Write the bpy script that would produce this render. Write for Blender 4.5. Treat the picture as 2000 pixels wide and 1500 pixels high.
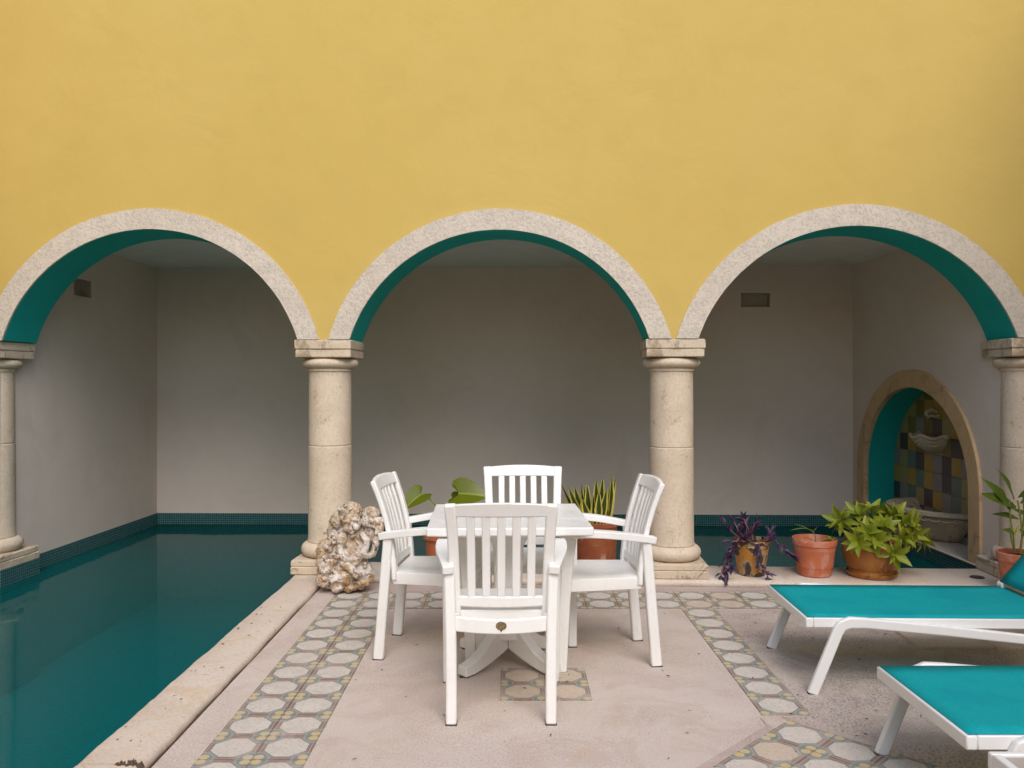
import bpy, bmesh, math, random
from mathutils import Vector, Matrix, noise as mnoise
R = math.radians
random.seed(7)
for o in list(bpy.data.objects):
    bpy.data.objects.remove(o)
scene = bpy.context.scene
COL = scene.collection

# ------------------------------------------------------------------ camera
CAM_H = 1.365
cam_d = bpy.data.cameras.new('camera')
cam = bpy.data.objects.new('camera', cam_d)
COL.objects.link(cam)
cam.location = (0, 0, CAM_H)
cam.rotation_euler = (R(90), 0, 0)
cam_d.sensor_width = 36
cam_d.lens = 28.8
cam_d.clip_end = 500
scene.camera = cam

# ------------------------------------------------------------------ sky, sun, exposure
SUN_EL, SUN_AZ = R(46), R(168)          # azimuth clockwise from +Y
world = bpy.data.worlds.new('World')
scene.world = world
world.use_nodes = True
wn = world.node_tree
for n in list(wn.nodes):
    wn.nodes.remove(n)
sky = wn.nodes.new('ShaderNodeTexSky')
sky.sky_type = 'NISHITA'
sky.sun_disc = False
sky.sun_elevation = SUN_EL
sky.sun_rotation = SUN_AZ
sky.air_density = 1.0
sky.dust_density = 2.0
sky.ozone_density = 1.0
bg = wn.nodes.new('ShaderNodeBackground')
bg.inputs['Strength'].default_value = 0.145
wo = wn.nodes.new('ShaderNodeOutputWorld')
wn.links.new(sky.outputs[0], bg.inputs['Color'])
wn.links.new(bg.outputs[0], wo.inputs['Surface'])
sun_d = bpy.data.lights.new('sun', 'SUN')
sun_d.energy = 1.35
sun_d.angle = R(44)
sun_d.color = (1.0, 0.98, 0.95)
sun = bpy.data.objects.new('sun', sun_d)
COL.objects.link(sun)
sd = Vector((math.sin(SUN_AZ) * math.cos(SUN_EL), math.cos(SUN_AZ) * math.cos(SUN_EL), math.sin(SUN_EL)))
sun.rotation_euler = (-sd).to_track_quat('-Z', 'Y').to_euler()
sun.location = (0, 0, 20)
scene.view_settings.view_transform = 'Standard'
scene.view_settings.look = 'None'
scene.view_settings.gamma = 1
scene.view_settings.use_curve_mapping = False
scene.view_settings.exposure = 0.5
scene.render.engine = 'CYCLES'
scene.cycles.use_denoising = True
scene.cycles.max_bounces = 10
scene.cycles.diffuse_bounces = 6
scene.cycles.transparent_max_bounces = 12
scene.cycles.caustics_reflective = False

# ------------------------------------------------------------------ node materials
class NB:
    def __init__(self, name):
        self.m = bpy.data.materials.new(name)
        self.m.use_nodes = True
        self.t = self.m.node_tree
        self.b = self.t.nodes['Principled BSDF']
        self.out = self.t.nodes['Material Output']
        self._tc = None
    def n(self, typ, **kw):
        nd = self.t.nodes.new(typ)
        for k, v in kw.items():
            setattr(nd, k, v)
        return nd
    def l(self, a, b):
        self.t.links.new(a, b)
    def tc(self, which='Object'):
        if self._tc is None:
            self._tc = self.n('ShaderNodeTexCoord')
        return self._tc.outputs[which]
    def _in(self, sock, v):
        if hasattr(v, 'is_output') or hasattr(v, 'links'):
            self.l(v, sock)
        else:
            sock.default_value = v
    def math(self, op, a, b=None, c=None, clamp=False):
        nd = self.n('ShaderNodeMath', operation=op, use_clamp=clamp)
        self._in(nd.inputs[0], a)
        if b is not None: self._in(nd.inputs[1], b)
        if c is not None: self._in(nd.inputs[2], c)
        return nd.outputs[0]
    def noise(self, scale, detail=5, rough=0.6, vec=None, dist=0.0):
        nd = self.n('ShaderNodeTexNoise')
        nd.inputs['Scale'].default_value = scale
        nd.inputs['Detail'].default_value = detail
        nd.inputs['Roughness'].default_value = rough
        nd.inputs['Distortion'].default_value = dist
        self.l(vec if vec is not None else self.tc(), nd.inputs['Vector'])
        return nd.outputs['Fac']
    def voro(self, scale, vec=None, feature='F1', out='Distance'):
        nd = self.n('ShaderNodeTexVoronoi', feature=feature)
        nd.inputs['Scale'].default_value = scale
        self.l(vec if vec is not None else self.tc(), nd.inputs['Vector'])
        return nd.outputs[out]
    def map(self, v, a, b, c=0.0, d=1.0, smooth=True):
        nd = self.n('ShaderNodeMapRange', interpolation_type='SMOOTHSTEP' if smooth else 'LINEAR')
        self._in(nd.inputs['Value'], v)
        for k, x in zip(('From Min', 'From Max', 'To Min', 'To Max'), (a, b, c, d)):
            nd.inputs[k].default_value = x
        return nd.outputs['Result']
    def mix(self, fac, a, b, blend='MIX'):
        nd = self.n('ShaderNodeMix', data_type='RGBA', blend_type=blend)
        self._in(nd.inputs[0], fac)
        for s, v in ((nd.inputs[6], a), (nd.inputs[7], b)):
            if hasattr(v, 'links'): self.l(v, s)
            else: s.default_value = (*v[:3], 1)
        return nd.outputs[2]
    def bump(self, h, strength=0.3, dist=0.01, prev=None):
        nd = self.n('ShaderNodeBump')
        nd.inputs['Strength'].default_value = strength
        nd.inputs['Distance'].default_value = dist
        self.l(h, nd.inputs['Height'])
        if prev is not None: self.l(prev, nd.inputs['Normal'])
        return nd.outputs['Normal']
    def fin(self, color=None, rough=0.8, normal=None, spec=0.5, metallic=0):
        if color is not None:
            if hasattr(color, 'links'): self.l(color, self.b.inputs['Base Color'])
            else: self.b.inputs['Base Color'].default_value = (*color[:3], 1)
        self._in(self.b.inputs['Roughness'], rough)
        self.b.inputs['Specular IOR Level'].default_value = spec
        self.b.inputs['Metallic'].default_value = metallic
        if normal is not None: self.l(normal, self.b.inputs['Normal'])
        return self.m

M = {}
def plaster(name, base, alt, bump=0.25, scale=1.0, spots=None, rough=0.9, grain=140, gstr=0.12, mott=0.35, gd=.004, speck=None):
    k = NB(name)
    big = k.noise(0.9 * scale, 6, 0.62, dist=0.4)
    mid = k.noise(6 * scale, 6, 0.65)
    c = k.mix(k.map(big, 0.4, 0.6), base, alt)
    c = k.mix(k.map(mid, 0.42, 0.66, 0, mott), c, tuple(x * 0.82 for x in alt))
    if spots:
        sp = k.noise(2.3 * scale, 8, 0.7, dist=1.0)
        c = k.mix(k.map(sp, 0.53, 0.66, 0, 0.6), c, spots)
    n1 = k.bump(k.noise(2.2, 4, 0.55, dist=0.6), bump, 0.03)
    gn = k.noise(grain, 4, 0.7)
    if speck: c = k.mix(k.map(gn, 0.52, 0.40, 0, 0.5), c, speck)
    n2 = k.bump(gn, gstr, gd, n1)
    M[name] = k.fin(c, rough, n2, 0.25)
    return M[name]
def stone(name, base, alt, stain, pit=0.5, pits=60, stain_lo=0.60, rough=0.88):
    k = NB(name)
    big = k.noise(3.0, 7, 0.65, dist=0.5)
    fine = k.noise(55, 5, 0.7)
    c = k.mix(k.map(big, 0.4, 0.6), base, alt)
    c = k.mix(k.map(fine, 0.45, 0.62, 0, 0.3), c, tuple(x * 0.7 for x in alt))
    st = k.noise(4.2, 9, 0.72, dist=1.6)
    c = k.mix(k.map(st, stain_lo, stain_lo + 0.10, 0, 0.75), c, stain)
    v = k.voro(pits)
    pm = k.math('MULTIPLY', k.map(v, 0.10, 0.22, 1, 0), k.map(k.noise(9, 3), 0.48, 0.6))
    c = k.mix(k.math('MULTIPLY', pm, 0.55), c, tuple(x * 0.45 for x in stain))
    n1 = k.bump(k.noise(14, 6, 0.65), 0.25, 0.012)
    n2 = k.bump(fine, 0.35, 0.004, n1)
    n3 = k.bump(k.math('MULTIPLY', pm, -1.0), pit, 0.006, n2)
    M[name] = k.fin(c, rough, n3, 0.25)
def plain(name, base, rough=0.5, var=0.06, bump=0.0, spec=0.5, nscale=12):
    k = NB(name)
    c = k.mix(k.noise(nscale, 5, 0.6), tuple(x * (1 + var) for x in base), tuple(x * (1 - 2 * var) for x in base))
    nm = k.bump(k.noise(220, 3, 0.6), bump, 0.002) if bump else None
    M[name] = k.fin(c, rough, nm, spec)

plaster('yellow_plaster', (0.58, 0.415, 0.122), (0.57, 0.402, 0.112), 0.3, 0.6, mott=0.14)
plaster('border_stucco', (0.67, 0.59, 0.50), (0.63, 0.55, 0.46), 0.3, 2.0, rough=0.95, grain=62, gstr=0.9, gd=.008, speck=(0.42, 0.36, 0.30))
plaster('teal_paint', (0.008, 0.41, 0.375), (0.008, 0.375, 0.34), 0.15, 1.0, rough=0.75)
plaster('grey_plaster', (0.765, 0.66, 0.585), (0.74, 0.635, 0.555), 0.3, 0.6, spots=(0.695, 0.59, 0.51), mott=0.13)
plaster('ceiling_plaster', (0.84, 0.80, 0.73), (0.81, 0.77, 0.70), 0.15, 0.6)
plaster('peach_stucco', (0.68, 0.47, 0.27), (0.64, 0.43, 0.235), 0.2, 2.5, spots=(0.30, 0.19, 0.10), grain=90, gstr=0.5)
plaster('vent_shade_plaster', (0.52, 0.45, 0.40), (0.49, 0.425, 0.37), 0.1)  # wall plaster made darker, standing in for shade inside the vent recesses
stone('column_stone', (0.69, 0.575, 0.445), (0.63, 0.515, 0.39), (0.36, 0.265, 0.15), 0.8, 55, 0.57)
stone('cap_stone', (0.66, 0.545, 0.415), (0.60, 0.495, 0.37), (0.27, 0.185, 0.115), 0.9, 45, 0.515)
stone('carved_stone', (0.66, 0.55, 0.41), (0.58, 0.46, 0.32), (0.20, 0.13, 0.07), 0.5, 60, 0.545)

# coping stone: cream cast stone, blotched pink and ochre, specked
k = NB('coping_stone')
c = k.mix(k.map(k.noise(2.5, 6, 0.6, dist=0.6), 0.35, 0.68), (0.66, 0.575, 0.49), (0.62, 0.515, 0.435))
c = k.mix(k.map(k.noise(5, 8, 0.7, dist=0.9), 0.50, 0.64, 0, 0.5), c, (0.58, 0.41, 0.26))
c = k.mix(k.map(k.noise(70, 5, 0.75), 0.50, 0.64, 0, 0.45), c, (0.40, 0.31, 0.24))
c = k.mix(k.map(k.noise(24, 8, 0.8, dist=0.4), 0.60, 0.66, 0, 0.7), c, (0.18, 0.12, 0.08))
n1 = k.bump(k.noise(9, 6, 0.6), 0.3, 0.012)
M['coping_stone'] = k.fin(c, 0.85, k.bump(k.noise(90, 5, 0.7), 0.3, 0.003, n1), 0.3)

def concrete(name, base, alt, pink, speck, sp_amt, sp_scale, stain):
    k = NB(name)
    c = k.mix(k.map(k.noise(0.8, 7, 0.62, dist=0.7), 0.4, 0.6), base, alt)
    c = k.mix(k.map(k.noise(2.7, 8, 0.68, dist=1.2), 0.46, 0.62, 0, 0.8), c, pink)
    c = k.mix(k.map(k.noise(1.7, 7, 0.7, dist=1.5), 0.53, 0.66, 0, 0.5), c, stain)
    msk = k.map(k.noise(2.1, 5, 0.6), 0.4, 0.6, 0.3, 1)
    s1 = k.map(k.noise(sp_scale, 4, 0.75), 0.48, 0.58)
    c = k.mix(k.math('MULTIPLY', k.math('MULTIPLY', s1, msk), sp_amt), c, speck)
    v = k.voro(sp_scale * 0.55)
    s2 = k.math('MULTIPLY', k.map(v, 0.10, 0.2, 1, 0), k.map(k.noise(4.5, 3), 0.5, 0.62))
    c = k.mix(k.math('MULTIPLY', s2, sp_amt), c, tuple(x * 0.55 for x in speck))
    v2 = k.voro(sp_scale * 0.3)
    c = k.mix(k.math('MULTIPLY', k.map(v2, 0.1, 0.25, 1, 0), 0.25), c, (0.75, 0.66, 0.58))
    n1 = k.bump(k.noise(5, 5, 0.6), 0.2, 0.01)
    n2 = k.bump(k.noise(sp_scale, 4, 0.7), 0.28, 0.003, n1)
    M[name] = k.fin(c, k.map(k.noise(3, 4), 0.3, 0.7, 0.68, 0.9), n2, 0.3)
concrete('patio_concrete', (0.575, 0.49, 0.44), (0.61, 0.525, 0.47), (0.53, 0.425, 0.375), (0.31, 0.245, 0.21), 0.5, 110, (0.53, 0.42, 0.32))
concrete('aggregate_concrete', (0.52, 0.44, 0.395), (0.57, 0.485, 0.435), (0.45, 0.365, 0.325), (0.15, 0.115, 0.10), 0.62, 95, (0.46, 0.365, 0.28))
concrete('band_concrete', (0.48, 0.385, 0.345), (0.52, 0.42, 0.38), (0.45, 0.35, 0.32), (0.28, 0.215, 0.19), 0.55, 110, (0.48, 0.38, 0.29))
plain('joint_dirt', (0.09, 0.065, 0.048), 0.95, 0.2, nscale=30)

# cement floor tile: cream octagon, brown bars on the edges, a yellow petal in each corner
def octagon_tile(name, cream, wear):
    k = NB(name)
    sep = k.n('ShaderNodeSeparateXYZ'); k.l(k.tc('Object'), sep.inputs[0])
    inf = k.n('ShaderNodeObjectInfo')
    off = k.n('ShaderNodeVectorMath', operation='ADD')
    k.l(k.tc('Object'), off.inputs[0])
    sc = k.n('ShaderNodeVectorMath', operation='SCALE'); k.l(inf.outputs['Location'], sc.inputs[0]); sc.inputs['Scale'].default_value = 3.1
    k.l(sc.outputs[0], off.inputs[1])
    P = off.outputs[0]
    wob = k.math('MULTIPLY', k.math('SUBTRACT', k.noise(35, 3, 0.6, P), 0.5), 0.05)
    u = k.math('ADD', k.math('ABSOLUTE', k.math('MULTIPLY', sep.outputs[0], 10.0)), wob)
    v = k.math('ADD', k.math('ABSOLUTE', k.math('MULTIPLY', sep.outputs[1], 10.0)), wob)
    uv = k.math('MULTIPLY', k.math('ADD', u, v), 0.73)
    mx = k.math('MAXIMUM', u, v)
    mn = k.math('MINIMUM', u, v)
    octd = k.math('MAXIMUM', mx, uv)
    col = k.mix(k.noise(18, 5, 0.7, P), (0.25, 0.265, 0.26), (0.36, 0.345, 0.33))
    # brown bar on each edge with two thin pale lines
    bar = k.math('MULTIPLY', k.map(mx, 0.80, 0.83), k.map(mn, 0.38, 0.42, 1, 0))
    brown = k.mix(k.noise(40, 4, 0.7, P), (0.215, 0.135, 0.11), (0.30, 0.205, 0.17))
    col = k.mix(bar, col, brown)
    ln = k.math('MULTIPLY', k.map(k.math('ABSOLUTE', k.math('SUBTRACT', mx, 0.90)), 0.012, 0.03, 1, 0), k.map(mn, 0.55, 0.6, 1, 0))
    col = k.mix(k.math('MULTIPLY', ln, 0.6), col, (0.44, 0.41, 0.39))
    # corner: grey-green ring and one petal
    dx = k.math('SUBTRACT', u, 0.80); dy = k.math('SUBTRACT', v, 0.80)
    dist = k.math('SQRT', k.math('ADD', k.math('MULTIPLY', dx, dx), k.math('MULTIPLY', dy, dy)))
    cx = k.math('SUBTRACT', 1.0, u); cy = k.math('SUBTRACT', 1.0, v)
    dc = k.math('SQRT', k.math('ADD', k.math('MULTIPLY', cx, cx), k.math('MULTIPLY', cy, cy)))
    col = k.mix(k.map(dc, 0.52, 0.56, 1, 0), col, (0.215, 0.245, 0.22))
    petal = k.mix(k.map(k.noise(22, 4, 0.7, P), 0.4, 0.6), (0.55, 0.41, 0.19), (0.52, 0.44, 0.32))
    col = k.mix(k.map(dist, 0.165, 0.205, 1, 0), col, petal)
    col = k.mix(k.map(dc, 0.05, 0.09, 0.8, 0), col, (0.32, 0.19, 0.09))
    # octagon with darker outline
    col = k.mix(k.map(octd, 0.80, 0.83, 1, 0), col, (0.215, 0.22, 0.195))
    crm = k.mix(k.map(k.noise(9, 6, 0.7, P), 0.35, 0.7), cream, tuple(x * 0.86 for x in cream))
    crm = k.mix(k.map(k.noise(90, 4, 0.75, P), 0.5, 0.64, 0, 0.5), crm, (0.36, 0.29, 0.24))
    col = k.mix(k.map(octd, 0.755, 0.775, 1, 0), col, crm)
    # wear: the print fades to bare cement in patches
    w = k.map(k.noise(5.5, 7, 0.7, P, 0.8), 0.44, 0.66, 0.0, wear)
    col = k.mix(w, col, (0.56, 0.46, 0.40))
    sp = k.map(k.noise(60, 5, 0.8, P), 0.58, 0.66, 0, 0.5)
    col = k.mix(sp, col, (0.2, 0.15, 0.12))
    nm = k.bump(k.noise(120, 4, 0.7, P), 0.2, 0.002)
    M[name] = k.fin(col, 0.7, nm, 0.3)
octagon_tile('floor_tile_print', (0.63, 0.58, 0.525), 0.4)
octagon_tile('floor_tile_print_warm', (0.60, 0.49, 0.385), 0.45)

def mosaic(name, a, b, c3, grout, rough=0.25):
    k = NB(name)
    uvn = k.tc('UV')
    br = k.n('ShaderNodeTexBrick', offset=0.0, squash=1.0)
    br.inputs['Scale'].default_value = 1.0
    br.inputs['Brick Width'].default_value = 0.022
    br.inputs['Row Height'].default_value = 0.022
    br.inputs['Mortar Size'].default_value = 0.0014
    br.inputs['Mortar Smooth'].default_value = 0.3
    br.inputs['Bias'].default_value = 0.0
    br.inputs['Color1'].default_value = (*a, 1); br.inputs['Color2'].default_value = (*b, 1)
    br.inputs['Mortar'].default_value = (*grout, 1)
    k.l(uvn, br.inputs['Vector'])
    mp = k.n('ShaderNodeVectorMath', operation='SNAP')
    k.l(uvn, mp.inputs[0]); mp.inputs[1].default_value = (0.022, 0.022, 0.022)
    wn_ = k.n('ShaderNodeTexWhiteNoise', noise_dimensions='3D'); k.l(mp.outputs[0], wn_.inputs['Vector'])
    tilec = k.mix(k.map(wn_.outputs['Value'], 0.62, 0.95, 0, 0.8, False), br.outputs['Color'], c3)
    col = k.mix(br.outputs['Fac'], tilec, grout)
    nm = k.bump(br.outputs['Fac'], 0.5, -0.002)
    M[name] = k.fin(col, k.map(br.outputs['Fac'], 0, 1, rough, 0.8), nm, 0.5)
mosaic('mosaic', (0.006, 0.075, 0.078), (0.010, 0.115, 0.12), (0.012, 0.065, 0.105), (0.16, 0.24, 0.235))
mosaic('mosaic_pool', (0.003, 0.205, 0.215), (0.004, 0.24, 0.25), (0.004, 0.17, 0.205), (0.10, 0.38, 0.39), 0.4)

# water: real surface, fresnel reflection over tinted transmission
k = NB('water')
nm = k.bump(k.noise(3.2, 4, 0.55), 0.05, 0.05)
gl = k.n('ShaderNodeBsdfGlossy'); gl.inputs['Roughness'].default_value = 0.02; gl.inputs['Color'].default_value = (0.50, 0.58, 0.58, 1); k.l(nm, gl.inputs['Normal'])
tr = k.n('ShaderNodeBsdfTransparent'); tr.inputs['Color'].default_value = (0.45, 0.84, 0.87, 1)
fr = k.n('ShaderNodeFresnel'); fr.inputs['IOR'].default_value = 1.33; k.l(nm, fr.inputs['Normal'])
df = k.n('ShaderNodeBsdfDiffuse'); df.inputs['Color'].default_value = (0.001, 0.20, 0.208, 1)   # light scattered back by slightly cloudy water
body = k.n('ShaderNodeMixShader'); body.inputs[0].default_value = 0.30; k.l(tr.outputs[0], body.inputs[1]); k.l(df.outputs[0], body.inputs[2])
mx = k.n('ShaderNodeMixShader'); k.l(fr.outputs[0], mx.inputs[0]); k.l(body.outputs[0], mx.inputs[1]); k.l(gl.outputs[0], mx.inputs[2])
k.l(mx.outputs[0], k.out.inputs['Surface'])
M['water'] = k.m

k = NB('white_resin')
c = k.mix(k.map(k.noise(7, 6, 0.7, dist=0.6), 0.48, 0.68, 0, 0.35), (0.83, 0.82, 0.795), (0.73, 0.705, 0.66))
c = k.mix(k.map(k.noise(60, 5, 0.8), 0.58, 0.7, 0, 0.35), c, (0.55, 0.50, 0.44))
M['white_resin'] = k.fin(c, k.map(k.noise(11, 5), 0.35, 0.65, 0.3, 0.5), k.bump(k.noise(220, 3, 0.6), 0.06, 0.002), 0.45)
plain('white_metal', (0.80, 0.795, 0.785), 0.32, 0.012, 0.03, 0.5, 6)
plain('rubber_shadow_dark', (0.06, 0.055, 0.05), 0.8)  # rubber parts, and the contact shadow put under the chair legs
k = NB('sling_mesh')
wv = k.noise(190, 2, 0.5)
c = k.mix(k.map(k.noise(4, 6, 0.65), 0.42, 0.6), (0.004, 0.35, 0.375), (0.002, 0.305, 0.35))
c = k.mix(k.map(wv, 0.44, 0.58, 0, 0.4), c, (0.004, 0.24, 0.285))
M['sling_mesh'] = k.fin(c, 0.62, k.bump(wv, 0.15, 0.001), 0.15)
plain('taupe_top', (0.43, 0.38, 0.335), 0.5, 0.05, 0.1)
k = NB('sticker_print')
c = k.mix(k.map(k.noise(170, 3, 0.6), 0.42, 0.58), (0.07, 0.05, 0.03), (0.30, 0.22, 0.11))
M['sticker_print'] = k.fin(c, 0.4)

def glaze_pot(name, base, alt, patch, lo, rough=0.55, patch2=None):
    k = NB(name)
    c = k.mix(k.map(k.noise(6, 6, 0.65, dist=0.7), 0.4, 0.6), base, alt)
    c = k.mix(k.map(k.noise(7, 6, 0.6, dist=0.8), lo - .06, lo, 0, 0.6 if rough > .6 else .85), c, patch)
    if patch2:
        c = k.mix(k.map(k.noise(8, 6, 0.62, dist=0.8), 0.48, 0.53, 0, 0.95), c, patch2)
    c = k.mix(k.map(k.noise(60, 5, 0.7), 0.55, 0.75, 0, 0.4), c, tuple(x * 0.6 for x in base))
    M[name] = k.fin(c, rough, k.bump(k.noise(40, 5, 0.7), 0.25, 0.004), 0.35 if rough < .6 else .1)
glaze_pot('terracotta', (0.52, 0.155, 0.075), (0.55, 0.19, 0.10), (0.56, 0.30, 0.235), 0.57, 0.9)
glaze_pot('terracotta_old', (0.40, 0.125, 0.06), (0.43, 0.155, 0.075), (0.46, 0.26, 0.18), 0.62, 0.8)
glaze_pot('ochre_pot', (0.50, 0.235, 0.045), (0.54, 0.27, 0.06), (0.42, 0.33, 0.25), 0.50, 0.55, (0.045, 0.032, 0.02))
glaze_pot('glazed_brown', (0.33, 0.125, 0.03), (0.42, 0.185, 0.045), (0.24, 0.085, 0.022), 0.58, 0.38)
glaze_pot('rust_paint', (0.24, 0.07, 0.035), (0.30, 0.10, 0.045), (0.50, 0.36, 0.27), 0.63, 0.8)
plain('soil', (0.045, 0.03, 0.02), 0.95, 0.3, 0.5, nscale=40)

def leaf_mat(name, base, alt, rough=0.45, margin=None, mid=None, tipc=None, trans=0.25):
    k = NB(name)
    inf = k.n('ShaderNodeObjectInfo')
    c = k.mix(inf.outputs['Random'], base, alt)
    uvs = k.n('ShaderNodeSeparateXYZ'); k.l(k.tc('UV'), uvs.inputs[0])
    a = k.math('ABSOLUTE', k.math('SUBTRACT', k.math('MULTIPLY', uvs.outputs[0], 2.0), 1.0))
    streak = k.n('ShaderNodeMapping'); streak.inputs['Scale'].default_value = (14, 2, 1); k.l(k.tc('UV'), streak.inputs[0])
    c = k.mix(k.map(k.noise(1.5, 3, 0.6, streak.outputs[0]), 0.4, 0.65, 0, 0.35), c, tuple(x * 0.65 for x in base))
    if mid: c = k.mix(k.map(a, 0.03, 0.10, 0.8, 0), c, mid)
    if margin: c = k.mix(k.map(a, 0.52, 0.62), c, margin)
    if tipc: c = k.mix(k.map(uvs.outputs[1], 0.5, 1.0, 0, 0.55), c, tipc)
    k.fin(c, rough, None, 0.4)
    tl = k.n('ShaderNodeBsdfTranslucent'); k.l(c, tl.inputs['Color'])
    ms = k.n('ShaderNodeMixShader'); ms.inputs[0].default_value = trans
    k.l(k.b.outputs[0], ms.inputs[1]); k.l(tl.outputs[0], ms.inputs[2]); k.l(ms.outputs[0], k.out.inputs['Surface'])
    M[name] = k.m
leaf_mat('leaf_lime', (0.31, 0.35, 0.022), (0.20, 0.265, 0.018), 0.4, None, (0.30, 0.38, 0.05), (0.36, 0.38, 0.035))
leaf_mat('leaf_yellowing', (0.48, 0.40, 0.035), (0.40, 0.38, 0.04), 0.45)
leaf_mat('leaf_purple', (0.032, 0.022, 0.062), (0.075, 0.024, 0.07), 0.45, None, (0.12, 0.05, 0.13))
leaf_mat('leaf_snake', (0.04, 0.055, 0.012), (0.065, 0.085, 0.016), 0.4, (0.60, 0.52, 0.09))
leaf_mat('leaf_ear', (0.135, 0.165, 0.006), (0.105, 0.14, 0.006), 0.35, None, (0.26, 0.30, 0.03))
leaf_mat('leaf_ginger', (0.085, 0.135, 0.016), (0.12, 0.175, 0.02), 0.35, None, (0.16, 0.22, 0.04))
plain('stem_green', (0.22, 0.25, 0.04), 0.5)
plain('stem_pink', (0.34, 0.14, 0.12), 0.5)
plain('litter', (0.07, 0.045, 0.028), 0.9, 0.3)
plain('tile_ochre', (0.50, 0.30, 0.045), 0.3, 0.1); plain('tile_dark', (0.085, 0.055, 0.065), 0.3, 0.1)
plain('tile_lilac', (0.30, 0.255, 0.26), 0.3, 0.1); plain('tile_tan', (0.40, 0.31, 0.13), 0.3, 0.1)
plain('tile_slate', (0.17, 0.21, 0.20), 0.3, 0.1); plain('tile_olive', (0.22, 0.165, 0.035), 0.3, 0.1)
plain('grout', (0.42, 0.36, 0.24), 0.9)

# weathered carved rock
k = NB('weathered_rock')
c = k.mix(k.map(k.noise(10, 7, 0.68, dist=0.8), 0.42, 0.58), (0.72, 0.66, 0.60), (0.50, 0.37, 0.25))
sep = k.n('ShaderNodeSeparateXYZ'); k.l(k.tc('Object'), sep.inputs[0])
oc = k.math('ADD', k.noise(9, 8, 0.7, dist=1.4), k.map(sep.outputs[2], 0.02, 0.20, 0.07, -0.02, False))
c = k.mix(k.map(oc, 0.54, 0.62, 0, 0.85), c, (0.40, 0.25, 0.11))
c = k.mix(k.map(k.noise(17, 9, 0.75, dist=1.2), 0.54, 0.60, 0, 0.9), c, (0.085, 0.045, 0.03))
c = k.mix(k.map(k.noise(45, 5, 0.7), 0.5, 0.64, 0, 0.55), c, (0.22, 0.14, 0.09))
n1 = k.bump(k.noise(22, 7, 0.7), 0.5, 0.014)
M['weathered_rock'] = k.fin(c, 0.9, k.bump(k.voro(60), 0.35, 0.006, n1), 0.2)

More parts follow.
